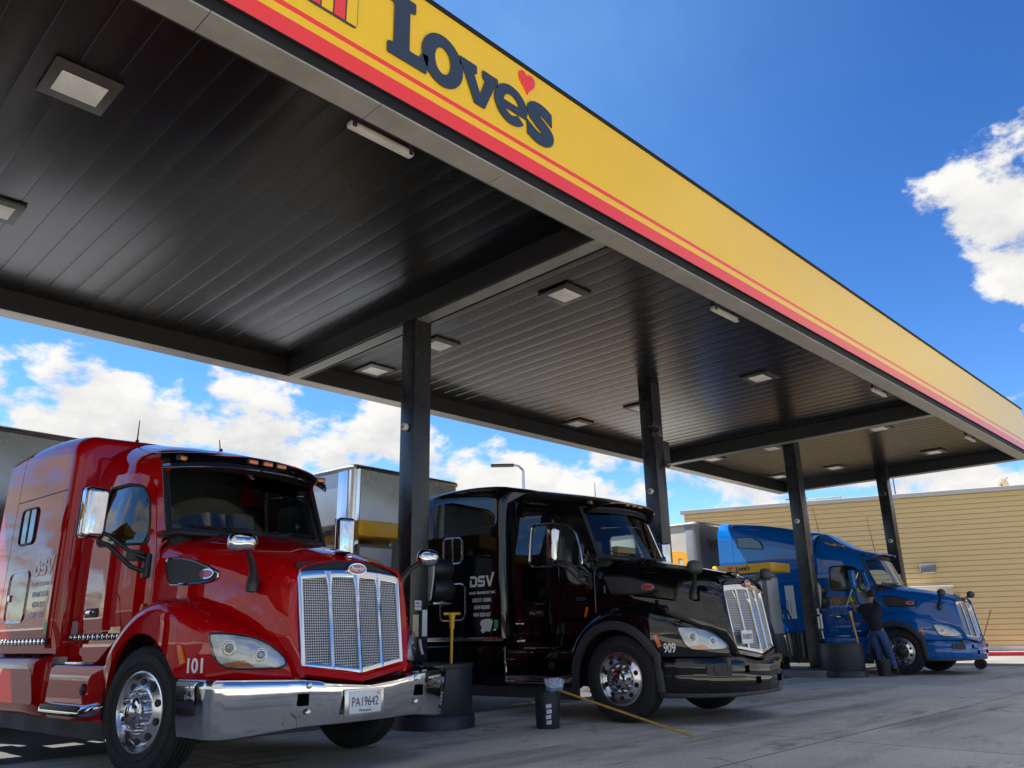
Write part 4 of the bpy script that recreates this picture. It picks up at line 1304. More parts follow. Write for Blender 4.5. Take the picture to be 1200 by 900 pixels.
        def hp(k, z10, off): p = fender_wall(k, z10 / 10, off); return (s * p.x, p.y, p.z)
        mb = MB(); panel(mb, hl, [], lambda u, v: hp(u, v, 0.011), 0.45)
        head = mb.build('headlight', MT['reflector'], root, 60)
        mb = MB()
        panel(mb, hl, [], lambda u, v: hp(u, v, 0.030), 0.45)
        dl = dense(hl, 0.4); mb.grid([[hp(u, v, 0.001) for u, v in dl], [hp(u, v, 0.030) for u, v in dl]], closed=True)
        mb.build('lens', MT['lens'], head, 60)
        mb = MB(); mb.tube([hp(u, v, 0.010) for u, v in dl], 0.009, 6, True); mb.build('lamp_bezel', MT['plastic'], head)
        for k, z, r in ((17.25, 9.75, 0.060), (19.3, 9.2, 0.052)):
            mb = MB()
            c = Vector(hp(k, z, 0.012)); y, x, zc, zb2, nx, ny = fender_frame(k)
            q = Vector((s * nx, ny, 0)).to_track_quat('Z', 'Y').to_matrix().to_4x4()
            mb.lathe([(r, 0.0), (r, 0.010), (r * 0.85, 0.011), (r * 0.75, 0.004), (0.0, 0.003)], (0, 0, 0), 'Z', 26, 0, Matrix.Translation(c) @ q)
            mb.lathe([(r * 0.62, 0.004), (r * 0.55, 0.012), (r * 0.3, 0.017), (0, 0.018)], (0, 0, 0), 'Z', 22, 1, Matrix.Translation(c) @ q)
            mb.build('lamp', [MT['chrome_d'], MT['lampglass']], head, 40)
        mb = MB(); panel(mb, [(16.75, 8.6), (17.4, 8.36), (19.0, 8.32), (18.2, 8.85)], [], lambda u, v: hp(u, v, 0.016), 0.3)
        mb.build('turn_signal', MT['amber'], head)
        mb = MB()
        q = [(13.0, 10.0), (13.42, 10.05), (13.95, 8.72), (13.5, 8.55)]
        panel(mb, q, [], lambda u, v: hp(u, v, 0.016), 0.4)
        mb.grid([[hp(u, v, 0.0) for u, v in q], [hp(u, v, 0.016) for u, v in q]], closed=True)
        mb.build('side_marker', MT['amber'], fen)
        # unit number
        mb = MB()
        V, F = text_geo(number, 0.155, 0.004, 0.001)
        if s < 0 and number:
            x0 = min(v[0] for v in V); x1 = max(v[0] for v in V)
            mb.add([hp(14.12 + (v[0] - x0) / (x1 - x0) * 1.28, 8.0 + v[1] * 9.6, 0.005 + v[2]) for v in V], F)
            mb.build('unit_number', MT['white'] if paint != 'red' else MT['grey_l'], fen, 0, recalc=False)
        # wheel arch liner and flare
        mb = MB()
        mb.grid([[(s * x, 0.64 * cos(a), 0.47 + 0.62 * sin(a)) for a in [pi * k / 20 for k in range(21)]] for x in (0.60, 0.85, 1.15)])
        mb.grid([[(s * 0.60, 0.66 * cos(a) * q, 0.30 + 0.80 * sin(a) * q) for a in [pi * k / 20 for k in range(21)]] for q in (0.05, 1)])
        mb.build('arch_liner', MT['plastic'], fen)
        if bumper != 'chrome':
            mb = MB(); rws = []
            for j in range(41):
                k = 2.0 + 11.1 * j / 40
                y, x, zc, zb2, nx, ny = fender_frame(k)
                c = Vector((0, y, zb2)) - Vector((0, 0.0, 0.5)); c = Vector((0, y - 0.0, zb2 - 0.5)).normalized()
                rws.append([(s * (x - 0.03), y - c.y * 0.03, zb2 - c.z * 0.03), (s * (x + 0.022), y - c.y * 0.03, zb2 - c.z * 0.03), (s * (x + 0.028), y + c.y * 0.03, zb2 + c.z * 0.03), (s * (x + 0.002), y + c.y * 0.075, zb2 + c.z * 0.075)])
            z0 = [list(p) for p in rws[0]]
            mb.grid([[(p[0], p[1] + 0.02 * 0, 0.30 if i == 0 else p[2]) for p in z0] for i in range(2)][:1] + rws + [[(p[0], p[1] - 0.04, 0.36) for p in rws[-1]]])
            mb.build('wheel_flare', MT['plastic_g'], fen, 50)
        # hood mirror
        mb = MB()
        hx = s * 1.02
        q = (s * 0.80, -0.93, 1.47)
        mb.tube([q, (s * 0.815, -0.965, 1.57), (s * 0.88, -1.01, 1.66), (s * 0.97, -1.06, 1.735)], [0.045, 0.033, 0.024, 0.022], 10)
        mb.lathe([(0.0, -0.06), (0.05, -0.05), (0.055, 0.0), (0.045, 0.06), (0.0, 0.08)], (s * 0.79, -0.925, 1.455), 'Z', 16)
        arm = mb.build('hood_mirror', MT['plastic'], root, 50)
        mb = MB()
        V = []
        for i in range(13):
            a = pi * i / 12
            V.append([(hx + 0.125 * sin(a) * (abs(cos(b)) ** 0.7) * (1 if cos(b) > 0 else -1), -1.10 - 0.085 * cos(a), 1.765 + 0.082 * sin(a) * (abs(sin(b)) ** 0.7) * (1 if sin(b) > 0 else -1)) for b in [2 * pi * k / 24 for k in range(24)]])
        mb.grid(V[:9], closed=True)
        mb.build('mirror_shell', MT['chrome' if paint == 'red' else 'plastic_g'], arm, 60)
        mb = MB(); mb.grid(V[8:], closed=True); mb.build('mirror_back', MT['plastic'], arm, 60)
    # ---------------- door mirrors
    for s in (-1, 1):
        mb = MB()
        mb.box((s * 1.0, 0.47, 1.69), (0.06, 0.09, 0.22), 0.02)
        for z0, z1, w in ((1.755, 1.985, 0.019), (1.64, 1.90, 0.021)):
            mb.tube([(s * 1.02, 0.46, z0), (s * 1.13, 0.50, z0 + 0.04), (s * 1.30, 0.62, z1 - 0.03), (s * 1.37, 0.68, z1)], w, 8)
        mb.box((s * 1.10, 0.50, 1.78), (0.16, 0.035, 0.10), 0.012)
        mr = mb.build('door_mirror', MT['plastic'], root, 50)
        mb = MB()
        mb.box((s * 1.425, 0.70, 2.15), (0.215, 0.13, 0.46), 0.05, 0, None, 4)
        T = Matrix.Translation((s * 1.425, 0.70, 2.15)) @ Matrix.Rotation(radians(-10 * s), 4, 'Z') @ Matrix.Translation((-s * 1.425, -0.70, -2.15))
        mb.v = [tuple(T @ Vector(p)) for p in mb.v]
        mb.build('mirror_shell', MT[mirror_mat] if mirror_mat != 'chrome' else MT['chrome'], mr, 40)
        mb = MB()
        mb.box((s * 1.425, 0.768, 2.15), (0.19, 0.008, 0.42), 0.003, 0, T); mb.box((s * 1.425, 0.76, 2.15), (0.205, 0.02, 0.44), 0.008, 1, T)
        mb.build('mirror_glass', [MT['chrome'], MT['plastic']], mr)
    # ---------------- roof lights, visor, aerials
    def brow(x): return 0.285 + 0.25 * abs(x / 0.9) ** 2.2
    if visor:
        mb = MB(); rws = []
        for j, (dy, z) in enumerate(((0.15, 2.835), (0.08, 2.825), (-0.02, 2.79), (-0.075, 2.735), (-0.09, 2.665), (-0.08, 2.655), (-0.06, 2.735), (0.0, 2.77))):
            rws.append([(x, brow(x) + dy, z - 0.05 * abs(x / 0.95) ** 2.5) for x in [-0.95 + 1.9 * k / 30 for k in range(31)]])
        mb.grid(rws)
        vs = mb.build('sun_visor', MT['black'], root, 50)
        mb = MB(); mb.tube([(x, brow(x) - 0.087, 2.658 - 0.05 * abs(x / 0.95) ** 2.5) for x in [-0.95 + 1.9 * k / 30 for k in range(31)]], 0.010, 6)
        for s in (-1, 1):
            mb.grid([[(s * (x), brow(x) + dy - 0.006, z + 0.003 - 0.05 * abs(x / 0.95) ** 2.5) for x in (0.90, 0.955)] for dy, z in ((0.15, 2.835), (0.08, 2.825), (-0.02, 2.79), (-0.077, 2.735), (-0.092, 2.665))])
        mb.build('visor_trim', MT['chrome'], vs, 40)
    for x in (-0.80, -0.165, 0.0, 0.165, 0.80):
        mb = MB()
        y = brow(x) - 0.078 if visor else brow(x) + (0.045 if not high else 0.06)
        z = 2.735 - 0.05 * abs(x / 0.95) ** 2.5 if visor else (2.775 - 0.03 * abs(x) ** 2)
        T = Matrix.Translation((x, y, z)) @ Matrix.Rotation(-x * 0.45, 4, 'Z')
        mb.box((0, 0, 0.0), (0.105, 0.05, 0.040), 0.014, 0, T); mb.box((0, 0.008, 0.004), (0.125, 0.05, 0.056), 0.014, 1, T)
        mb.build('marker_light', [MT['amber'], MT['plastic']], root)
    aer = {'red': [(-0.55, 1.95, 3.16, 0.26, 0.0), (-0.1, 0.95, 2.97, 0.14, -0.35)], 'black': [(0.75, 1.5, 3.0, 0.36, 0)], 'blue': [(-0.8, 1.6, 2.95, 1.15, -0.12), (0.75, 0.9, 2.85, 1.0, -0.1)]}[paint]
    for ax, ay, az, h, lean in aer:
        mb = MB(); mb.tube([(ax, ay, az - 0.05), (ax, ay + lean * h * -1, az + h)], [0.009, 0.005], 6); mb.cyl((ax, ay, az), 0.018, 0.06)
        mb.build('aerial', MT['plastic'], root)
    # ---------------- sill, steps, fairings
    for s in (-1, 1):
        mb = MB()
        # cab sill: dark recess below the door, then the fairing
        mb.box((s * 1.005, 1.13, 1.0), (0.05, 1.30, 0.34)); mb.box((s * 0.99, 2.7, 0.96), (0.3, 1.8, 0.1))
        sill = mb.build('sill', P, root)
        mb = MB()
        x1 = 1.175
        prof = [(0.995, 0.845), (1.12, 0.845), (1.16, 0.838), (x1, 0.81), (x1 + 0.004, 0.7), (x1 + 0.004, 0.52), (x1 - 0.006, 0.42), (x1 - 0.03, 0.375), (x1 - 0.10, 0.365)]
        ysx = [0.62 + (1.78 - 0.62) * k / 8 for k in range(9)]
        rws = [[(s * x, y, z) for x, z in prof] for y in ysx]
        # front end of the step sweeps up into the fender
        mb.grid(rws)
        mb.grid([[(s * x, y, z) for y, z in ((0.50, 1.06), (0.66, 0.98), (0.80, 0.89), (0.92, 0.845))] for x in (1.0, 1.12, 1.17)])
        fairing = mb.build('step_fairing', P, root, 50)
        mb = MB()
        mb.box((s * 1.11, 1.20, 0.858), (0.13, 0.56, 0.022), 0.008); mb.build('upper_step', MT['chrome_d'], fairing)
        mb = MB()
        rws = [[(s * x, y, z) for x, z in ((1.165, 0.515), (1.215, 0.50), (1.235, 0.47), (1.235, 0.435), (1.21, 0.41), (1.165, 0.405))] for y in (0.63, 0.70, 0.92, 1.76)]
        rws[0] = [(s * 1.168, 0.60, 0.525 - 0.02 * i / 5) for i in range(6)]; rws[1] = [(p[0], p[1], p[2] + 0.03) for p in rws[1]]
        mb.grid(rws); mb.f.append([18 + k for k in range(6)]); mb.m.append(0)
        mb.build('lower_step', MT['chrome'] if paint != 'blue' else P, fairing, 40)
        mb = MB(); mb.box((s * 1.222, 1.33, 0.478), (0.05, 0.78, 0.05), 0.008); mb.build('step_tread', MT['plastic_g'] if paint == 'red' else MT['alu'], fairing)
        mb = MB(); mb.lathe([(0.0, -0.02), (0.045, -0.012), (0.05, 0.0), (0.042, 0.012), (0, 0.014)], (s * 1.185, 1.0, 0.64), 'X', 20); mb.build('tie_down', MT['plastic'], fairing)
        # tank fairing under the sleeper
        mb = MB()
        pr = [(1.0, 0.95), (1.10, 0.95), (1.15, 0.935), (1.185, 0.90), (1.20, 0.85), (1.205, 0.70), (1.20, 0.52), (1.185, 0.42), (1.14, 0.375), (1.05, 0.365)]
        yend = Y2 + 0.2
        mb.grid([[(s * (x - (0.03 if k == 0 else 0)), y, z) for x, z in pr] for k, y in enumerate([1.80, 1.83, 2.3, 2.9, 3.3, yend])])
        tank = mb.build('tank_fairing', P if not high else MT['plastic_g'], root, 50)
        if not high:
            mb = MB(); panel(mb, rnd([(2.0, 0.48), (2.9, 0.48), (2.9, 0.80), (2.15, 0.80)], 0.06), [], lambda u, v: (s * 1.209, u, v), 0.2); mb.build('tank_hatch', P, tank)
            mb = MB(); mb.grid([[(s * 1.10, y, 0.957), (s * 1.16, y, 0.937), (s * 1.196, y, 0.905)] for y in (1.86, 2.6, 3.6)]); mb.build('tank_step', MT['chrome_d'] if paint == 'red' else P, tank, 50)
        else:
            mb = MB()
            for yy in (2.2, 2.55, 2.9, 3.25): mb.cyl((s * 1.14, yy, 0.66), 0.13, 0.56, 'Z', 20)
            mb.build('battery_box', MT['plastic'], tank)
        mb = MB(); mb.grid([[(s * (1.13 + 0.012 * sin(y * 9)), y, z) for y in [0.60 + (yend - 0.6) * k / 20 for k in range(21)]] for z in (0.42, 0.30, 0.23)])
        mb.build('side_skirt', MT['skirt'], root, 60)
        # light strip
        mb = MB()
        if strip:
            mb.box((s * 1.055, 1.12, 1.085), (0.05, 1.24, 0.058), 0.012); mb.box((s * 1.222, 2.55, 1.055), (0.03, 1.44, 0.062), 0.012)
            bar = mb.build('light_bar', MT['plastic'], root)
            mb = MB()
            for k in range(12): mb.lathe([(0.026, 0), (0.022, 0.008), (0.0, 0.012)], (s * 1.081, 0.57 + k * 0.098, 1.085), 'X', 12, T=None) if s > 0 else mb.lathe([(0.026, 0), (0.022, -0.008), (0.0, -0.012)], (s * 1.081, 0.57 + k * 0.098, 1.085), 'X', 12)
            for k in range(15): mb.lathe([(0.028, 0), (0.024, s * 0.009), (0.0, s * 0.013)], (s * 1.238, 1.88 + k * 0.096, 1.055), 'X', 12)
            mb.build('light_studs', MT['chrome'], bar)
        elif not high:
            mb.box((s * 1.222, 2.62, 0.985), (0.02, 1.64, 0.055), 0.01)
            mb.build('sleeper_trim', MT['chrome_d'], root)
    # ---------------- bumper
    def sweep_bumper(plan, prof, topf):
        rws = []
        pl = []
        for i in range(len(plan) - 1):
            for k in range(6):
                t = k / 6; pl.append(tuple(plan[i][j] * (1 - t) + plan[i + 1][j] * t for j in range(2)))
        pl.append(plan[-1])
        full = [(-x, y) for x, y in pl][::-1] + pl[1:]
        full = [(x, y) for x, y in pl[::-1]] + [(-x, y) for x, y in pl[1:]]
        n = len(full)
        for i, (x, y) in enumerate(full):
            a = Vector(full[max(0, i - 1)]); b = Vector(full[min(n - 1, i + 1)]); t = (b - a).normalized()
            nn = Vector((-t.y, t.x))
            if nn.dot(Vector((x, y + 0.2))) < 0: nn = -nn
            row = []
            for d, v in prof:
                zt_ = topf(abs(x)); zb_ = 0.395 - 0.05 * sstep(abs(x), 0.5, 1.15) if bumper == 'chrome' else 0.335
                row.append((x + nn.x * d, y + nn.y * d, zb_ + (zt_ - zb_) * v))
            rws.append(row)
        return rws
    if bumper == 'chrome':
        plan = [(0.0, -1.475), (0.30, -1.455), (0.62, -1.405), (0.70, -1.385), (1.02, -1.255), (1.13, -1.20), (1.185, -1.155), (1.205, -1.10), (1.21, -1.0), (1.205, -0.70)]
        prof = [(-0.09, 0.01), (-0.03, 0.0), (-0.014, 0.02), (0.004, 0.25), (0.018, 0.55), (0.026, 0.85), (0.024, 0.96), (0.012, 1.0), (-0.09, 1.0)]
        topf = lambda x: interp(x, [(0, 0.675), (0.30, 0.70), (0.62, 0.735), (0.9, 0.745), (1.21, 0.755)])
        mb = MB(); mb.grid(sweep_bumper(plan, prof, topf))
        bmp = mb.build('bumper', MT['chrome'], root, 40)
        for s in (-1, 1):
            mb = MB(); mb.box((s * 0.60, -1.432, 0.592), (0.085, 0.03, 0.085), 0.004); mb.build('tow_hole', MT['void'], bmp)
            mb = MB()
            for z in (0.69, 0.50): mb.lathe([(0.024, 0.0), (0.020, -0.012), (0.0, -0.018)], (s * 0.56, -1.438, z), 'Y', 16)
            mb.build('bumper_bolt', MT['chrome_d'], bmp)
            mb = MB()
            for k in range(3):
                a = 2 * pi * k / 3 + pi / 2
                p0 = (s * 1.226, -0.90 + 0.055 * cos(a), 0.66 + 0.055 * sin(a)); p1 = (s * 1.226, -0.90 + 0.055 * cos(a + 2.1), 0.66 + 0.055 * sin(a + 2.1))
                mb.tube([p0, p1], 0.012, 5); mb.box(p0, (0.012, 0.035, 0.035), 0.004)
            mb.build('side_badge', MT['chrome_d'], bmp)
        mb = MB(); mb.box((-0.06, -1.497, 0.545), (0.40, 0.014, 0.20), 0.006); mb.build('plate_holder', MT['chrome_d'], bmp)
        mb = MB(); mb.box((-0.055, -1.505, 0.545), (0.325, 0.012, 0.165), 0.004); lp = mb.build('licence_plate', MT['plate'], root)
        mb = MB(); put_text(mb, 'PA19642', 0.10, (-0.06, -1.5125, 0.515), (1, 0, 0), (0, 0, 1), 0.0, 0.001, width=0.27); put_text(mb, 'Minnesota', 0.03, (-0.06, -1.5125, 0.475), (1, 0, 0), (0, 0, 1), 0, 0.001)
        mb.build('plate_number', MT['navy'], lp, 0, recalc=False)
        mb = MB(); mb.box((0.075, -1.512, 0.607), (0.026, 0.003, 0.026)); mb.build('plate_tag', MT['amber'], lp)
        mb = MB(); mb.box((0, -1.24, 0.62), (1.5, 0.16, 0.10), 0.03); mb.box((0, -1.05, 0.52), (1.7, 0.3, 0.2), 0.04); mb.build('bumper_backing', MT['plastic'], bmp)
    else:
        plan = [(0.0, -1.45), (0.30, -1.43), (0.55, -1.375), (0.78, -1.27), (0.95, -1.13), (1.06, -0.98), (1.13, -0.82), (1.165, -0.66), (1.17, -0.585)]
        prof = [(-0.10, 0.02), (-0.03, 0.0), (-0.012, 0.06), (0.0, 0.22), (0.006, 0.42), (0.004, 0.50), (0.004, 0.60), (0.010, 0.72), (0.008, 0.88), (-0.006, 0.97), (-0.05, 1.0), (-0.16, 1.0)]
        topf = lambda x: interp(x, [(0, 0.64), (0.35, 0.665), (0.6, 0.705), (0.9, 0.725), (1.21, 0.74)])
        mb = MB(); mb.grid(sweep_bumper(plan, prof, topf)); bmp = mb.build('bumper', P, root, 50)
        mb = MB(); pl2 = [(x * 0.985, y * 0.985) for x, y in plan]
        keep = bumper
        rws = sweep_bumper(pl2, [(-0.12, 0.02), (-0.02, -0.10), (0.0, -0.06), (0.0, 0.10)], topf); mb.grid(rws); mb.build('air_dam', MT['plastic_g'], bmp, 50)
        for s in (-1, 1):
            mb = MB()
            o = rnd([(-0.16, -0.07), (0.15, -0.055), (0.15, 0.06), (-0.10, 0.075), (-0.18, 0.03)], 0.03)
            T = Matrix.Translation((s * 0.86, -1.195, 0.60)) @ Matrix.Rotation(s * radians(38), 4, 'Z')
            mb.prism(o, -0.02, 0.03, lambda u, v, d: T @ Vector((u * s, -d, v)))
            fog = mb.build('fog_recess', MT['plastic'], root, 30)
            mb = MB(); mb.lathe([(0.045, 0.0), (0.04, -0.01), (0, -0.016)], (0, 0, 0), 'Y', 20, 0, T @ Matrix.Translation((0.02 * s, -0.03, 0.0))); mb.build('fog_lamp', MT['plastic_g'], fog)
            for hx, hy, hz in ((0.50, -1.385, 0.60), (0.30, -1.428, 0.47)):
                mb = MB(); mb.box((s * hx, hy, hz), (0.065, 0.05, 0.08), 0.008, 0); mb.build('tow_hole', MT['void'], bmp)
        mb = MB(); mb.box((0, -1.2, 0.66), (1.6, 0.2, 0.16), 0.03); mb.build('bumper_backing', MT['plastic'], bmp)
        if paint == 'black':
            mb = MB(); mb.box((-0.30, -1.325 + rake(0.955), 0.955), (0.30, 0.012, 0.155), 0.004, 0, None)
            lp = mb.build('licence_plate', MT['plate'], root)
            mb = MB(); put_text(mb, 'PAX8172', 0.09, (-0.30, -1.3335 + rake(0.955), 0.93), (1, 0, 0), (0, 0, 1), 0, 0.001, width=0.25); mb.build('plate_number', MT['navy'], lp, 0, recalc=False)
    # ---------------- lettering
    xL = -(XW + 0.003)
    if livery == 'dsv':
        lm = MT['white'] if paint == 'black' else MT['grey_l']
        mb = MB()
        # the big three letters, drawn as bars
        def bar(pts, w=0.036):
            mb.prism(pts, 0, 0.002, lambda u, v, d: (xL - d, u, v))
        Yc = 2.43; z0 = 1.70; hh = 0.155; uw = 0.145

        def L(k, pts): bar([(Yc - (k * (uw + 0.012) + a * uw), z0 + b * hh) for a, b in pts])
        L(0, [(0.0, 0.0), (0.75, 0.0), (1, 0.25), (1, 0.75), (0.75, 1), (0.05, 1), (0.05, 0.76), (0.68, 0.76), (0.74, 0.68), (0.74, 0.32), (0.68, 0.24), (0.26, 0.24), (0.26, 0.62), (0.0, 0.62)])
        L(1, [(0.0, 0.0), (0.8, 0.0), (0.97, 0.15), (0.97, 0.48), (0.82, 0.62), (0.26, 0.62), (0.26, 0.76), (0.95, 0.76), (0.95, 1.0), (0.15, 1.0), (0.0, 0.86), (0.0, 0.52), (0.14, 0.40), (0.72, 0.40), (0.72, 0.24), (0.0, 0.24)])
        L(2, [(0.0, 1.0), (0.27, 1.0), (0.50, 0.34), (0.88, 1.25), (1.15, 1.25), (0.62, 0.0), (0.38, 0.0)])
        mb.build('side_logo', lm, slp, 0, recalc=False); mb = MB()
        put_text(mb, 'ROAD TRANSPORT INC', 0.05, (xL, 2.19, 1.60), (0, -1, 0), (0, 0, 1), 0.001, 0.002, width=0.50)
        mb.build('lettering_line', lm, slp, 0, recalc=False); mb = MB()
        put_text(mb, 'USDOT 103881', 0.075, (xL, 2.20, 1.49), (0, -1, 0), (0, 0, 1), 0.001, 0.002, width=0.36)
        mb.build('lettering_line', lm, slp, 0, recalc=False); mb = MB()
        put_text(mb, 'GVW 80,000', 0.075, (xL, 2.20, 1.39), (0, -1, 0), (0, 0, 1), 0.001, 0.002, width=0.30)
        mb.build('lettering_line', lm, slp, 0, recalc=False); mb = MB()
        put_text(mb, 'VIN 020167', 0.075, (xL, 2.20, 1.29), (0, -1, 0), (0, 0, 1), 0.001, 0.002, width=0.34)
        mb.build('lettering_line', lm, slp, 0, recalc=False)
        mb = MB(); mb.box((xL, 1.93, 1.18), (0.004, 0.07, 0.12)); mb.build('side_sticker', MT['green'], slp)
        if paint == 'red':
            mb = MB(); mb.box((-(cab_w(1.70, 1.2) + 0.002), 1.675, 1.17), (0.006, 0.13, 0.14)); mb.build('side_sticker', MT['sticker'], cab)
        else:
            mb = MB()
            bear = [(2.24, 1.19), (2.20, 1.24), (2.10, 1.255), (2.02, 1.25), (1.99, 1.22), (2.02, 1.13), (2.04, 1.08), (2.12, 1.09), (2.19, 1.06), (2.22, 1.10), (2.20, 1.14)]
            mb.prism(bear, 0, 0.002, lambda u, v, d: (xL - d, u, v)); mb.build('side_sticker', MT['white'], slp, 30)
    if livery == 'werner':
        doors = [o for o in root.children if o.name.startswith('door') and not o.name.startswith('door_m')]
        D = [o for o in doors][0]
        mb = MB(); put_text(mb, 'WERNER', 0.2, (-1.075, 1.22, 1.62), (0, -1, 0), (0, 0, 1), 0.010, 0.004, width=0.80, sx=1, fn=lambda w: (-(cab_w(w.y, w.z) + 0.009), w.y, w.z))
        mb.build('door_lettering', MT['gold'], D, 0, recalc=False)
        mb = MB(); put_text(mb, 'ENTERPRISES', 0.08, (-1.075, 1.13, 1.52), (0, -1, 0), (0, 0, 1), 0.002, 0.004, width=0.78, fn=lambda w: (-(cab_w(w.y, w.z) + 0.009), w.y, w.z))
        put_text(mb, 'OMAHA NE', 0.05, (-1.075, 1.45, 1.33), (0, -1, 0), (0, 0, 1), 0.001, 0.004, fn=lambda w: (-(cab_w(w.y, w.z) + 0.009), w.y, w.z))
        mb.build('door_lettering', MT['white'], D, 0, recalc=False)
        mb = MB(); mb.grid([[(-(cab_w(y, 1.19) + 0.010), y, z) for y in (0.70, 0.95, 1.2)] for z in (1.175, 1.20)]); mb.build('door_stripe', MT['emblem'], D)
        mb = MB(); put_text(mb, '74691', 0.16, (xL, 2.86, 1.30), (0, -1, 0), (0, 0, 1), 0.003, 0.003, width=0.36); mb.build('unit_number', MT['gold'], slp, 0, recalc=False)
        mb = MB(); mb.box((xL, 2.45, 1.70), (0.004, 0.24, 0.82)); wp = mb.build('side_decal', MT['white'], root)
        mb = MB(); put_text(mb, 'INTERMODAL', 0.05, (xL - 0.003, 2.44, 1.42), (0, 0, 1), (0, 1, 0), 0, 0.001, center=False); mb.build('decal_lettering', MT['navy'], wp, 0, recalc=False)
        mb = MB()
        z0 = lambda y: smooth_interp(y, ROOF_HIGH)
        put_text(mb, 'W', 0.36, (-0.62, 1.18, 3.10), (0.55, -0.83, 0), (0.0, 0.75, 0.66), 0.012, 0.01, shear=0.2, width=0.5, fn=lambda w: (w.x, w.y, ZS + (z0(w.y) - ZS) * max(0.05, 1 - (abs(w.x) / (cab_w(w.y, ZS) + 0.02)) ** 2.6) ** (1 / 2.6) + 0.012))
        mb.build('roof_lettering', MT['gold'], cab, 0, recalc=False)
    # ---------------- frame and wheels
    mb = MB()
    for s in (-1, 1): mb.box((s * 0.42, 3.0, 0.78), (0.09, 8.2, 0.27), 0.01)
    mb.box((0, -0.0, 0.42), (1.9, 0.12, 0.12), 0.03); mb.box((0, -0.2, 0.72), (0.8, 1.4, 0.5), 0.1); mb.box((0, 5.9, 1.08), (0.9, 0.8, 0.1), 0.04)
    for yy in (5.25, 6.55): mb.cyl((0, yy, 0.5), 0.10, 1.9, 'X'); mb.lathe([(0, -0.2), (0.22, -0.1), (0.22, 0.1), (0, 0.2)], (0, yy, 0.5), 'Y', 20)
    mb.build('chassis', MT['plastic'], root)
    for s in (-1, 1):
        wheel(root, (s * 1.055, -0.06, 0.5), (0 if s < 0 else pi) + steer, spikes=spikes, hubm=wheel_hub)
        for yy in (5.25, 6.55):
            wheel(root, (s * 1.085, yy, 0.5), 0 if s < 0 else pi, width=0.26, deep=True, name='drive_wheel')
    return root

# ================================================================== TRAILERS


def make_trailer(name, label, loc, yaw, H, side_mat, front_mat, L=15.8, deco=None):
    """front wall at local y=0, body runs back along +y"""
    r = empty(name, loc, yaw); tag(r, label, 'trailer', 'box trailers behind the trucks')
    W = 1.30; z0 = 1.12; rc = 0.13
    mb = MB(); pl = [(-W, L), (-W, rc)] + [(-W + rc - rc * cos(a), rc - rc * sin(a)) for a in [pi / 2 * k / 6 for k in range(1, 7)]]
    full = pl + [(-x, y) for x, y in pl[::-1]]
    mb.grid([[(x, y, z) for x, y in full] for z in (z0, (z0 + H) / 2, H)])
    mb.f.append([2 * len(full) + k for k in range(len(full))]); mb.m.append(0)
    mb.f.append([0, len(full) - 1, 3 * len(full) - 1 - 0, 2 * len(full)]); mb.m.append(0)
    mb.build('body', side_mat, r, 40)
    mb = MB()
    for s in (-1, 1):
        mb.tube([(s * (W + 0.002), L, H - 0.05), (s * (W + 0.002), rc, H - 0.05), (s * (W - rc + 0.09), 0.03, H - 0.05), (0, -0.003, H - 0.05)], 0.045, 6)
        mb.box((s * (W + 0.006), L / 2 + 0.1, z0 + 0.06), (0.03, L - 0.3, 0.16), 0.01)
    mb.build('rail', MT['alu'], r, 40)
    for s in (-1, 1):
        mb = MB()
        mb.box((s * (W + 0.004), rc + 0.16, (z0 + H) / 2), (0.014, 0.26, H - z0 - 0.12), 0.005)
        pts = [(s * (W - rc + (rc + 0.006) * cos(a)), rc - (rc + 0.006) * sin(a)) for a in [pi / 2 * k / 6 for k in range(7)]]
        mb.grid([[(x, y, z) for x, y in pts] for z in (z0 + 0.05, H - 0.06)])
        mb.build('corner_post', MT['alu'] if deco != 'werner' else front_mat, r, 40)
    mb = MB(); mb.box((0, -0.006, (z0 + H) / 2), (2 * (W - rc) - 0.02, 0.014, H - z0 - 0.16), 0.004); mb.build('front_panel', front_mat, r)
    if deco == 'werner':
        mb = MB(); put_text(mb, 'WERNER', 1.35, (-W - 0.004, 2.78, 2.30), (0, -1, 0), (0, 0, 1), 0.05, 0.006, width=5.3); mb.build('side_lettering', MT['gold'], r, 0, recalc=False)
        mb = MB(); put_text(mb, 'WERNER', 0.42, (0.10, -0.018, 3.28), (1, 0, 0), (0, 0, 1), 0.012, 0.004, width=1.9); mb.build('front_lettering', pbr('brown_letters', (0.10, 0.055, 0.03), 0.5), r, 0, recalc=False)
        mb = MB(); put_text(mb, '53182', 0.16, (0.55, -0.018, 3.80), (1, 0, 0), (0, 0, 1), 0.003, 0.004); mb.build('trailer_number', MT['navy'], r, 0, recalc=False)
    mb = MB()
    for s in (-1, 1):
        mb.box((s * 0.75, 2.6, 0.62), (0.14, 0.14, 1.1), 0.02); mb.box((s * 0.75, 2.6, 0.06), (0.3, 0.3, 0.05), 0.01); mb.box((s * 0.5, L / 2, 1.03), (0.1, L - 1.5, 0.16))
    mb.build('landing_gear', MT['plastic'], r)
    for s in (-1, 1):
        for yy in (L - 3.4, L - 2.1): wheel(r, (s * 1.10, yy, 0.5), 0 if s < 0 else pi, width=0.26, deep=True, name='trailer_wheel')
    return r


M_tr = pbr('trailer_aluminium', (0.50, 0.50, 0.49), 0.34, 0.55, vary=0.10, vscale=1.2, rvary=0.08)
M_trf = pbr('trailer_front_aluminium', (0.50, 0.53, 0.55), 0.30, 0.7, vary=0.12, vscale=1.0, rvary=0.1)
M_trw = pbr('trailer_white', (0.60, 0.59, 0.55), 0.45, vary=0.10, vscale=1.5)
M_trwf = pbr('trailer_front_grey', (0.24, 0.25, 0.27), 0.42, 0.2, vary=0.15, vscale=1.5)

YAW = radians(5)


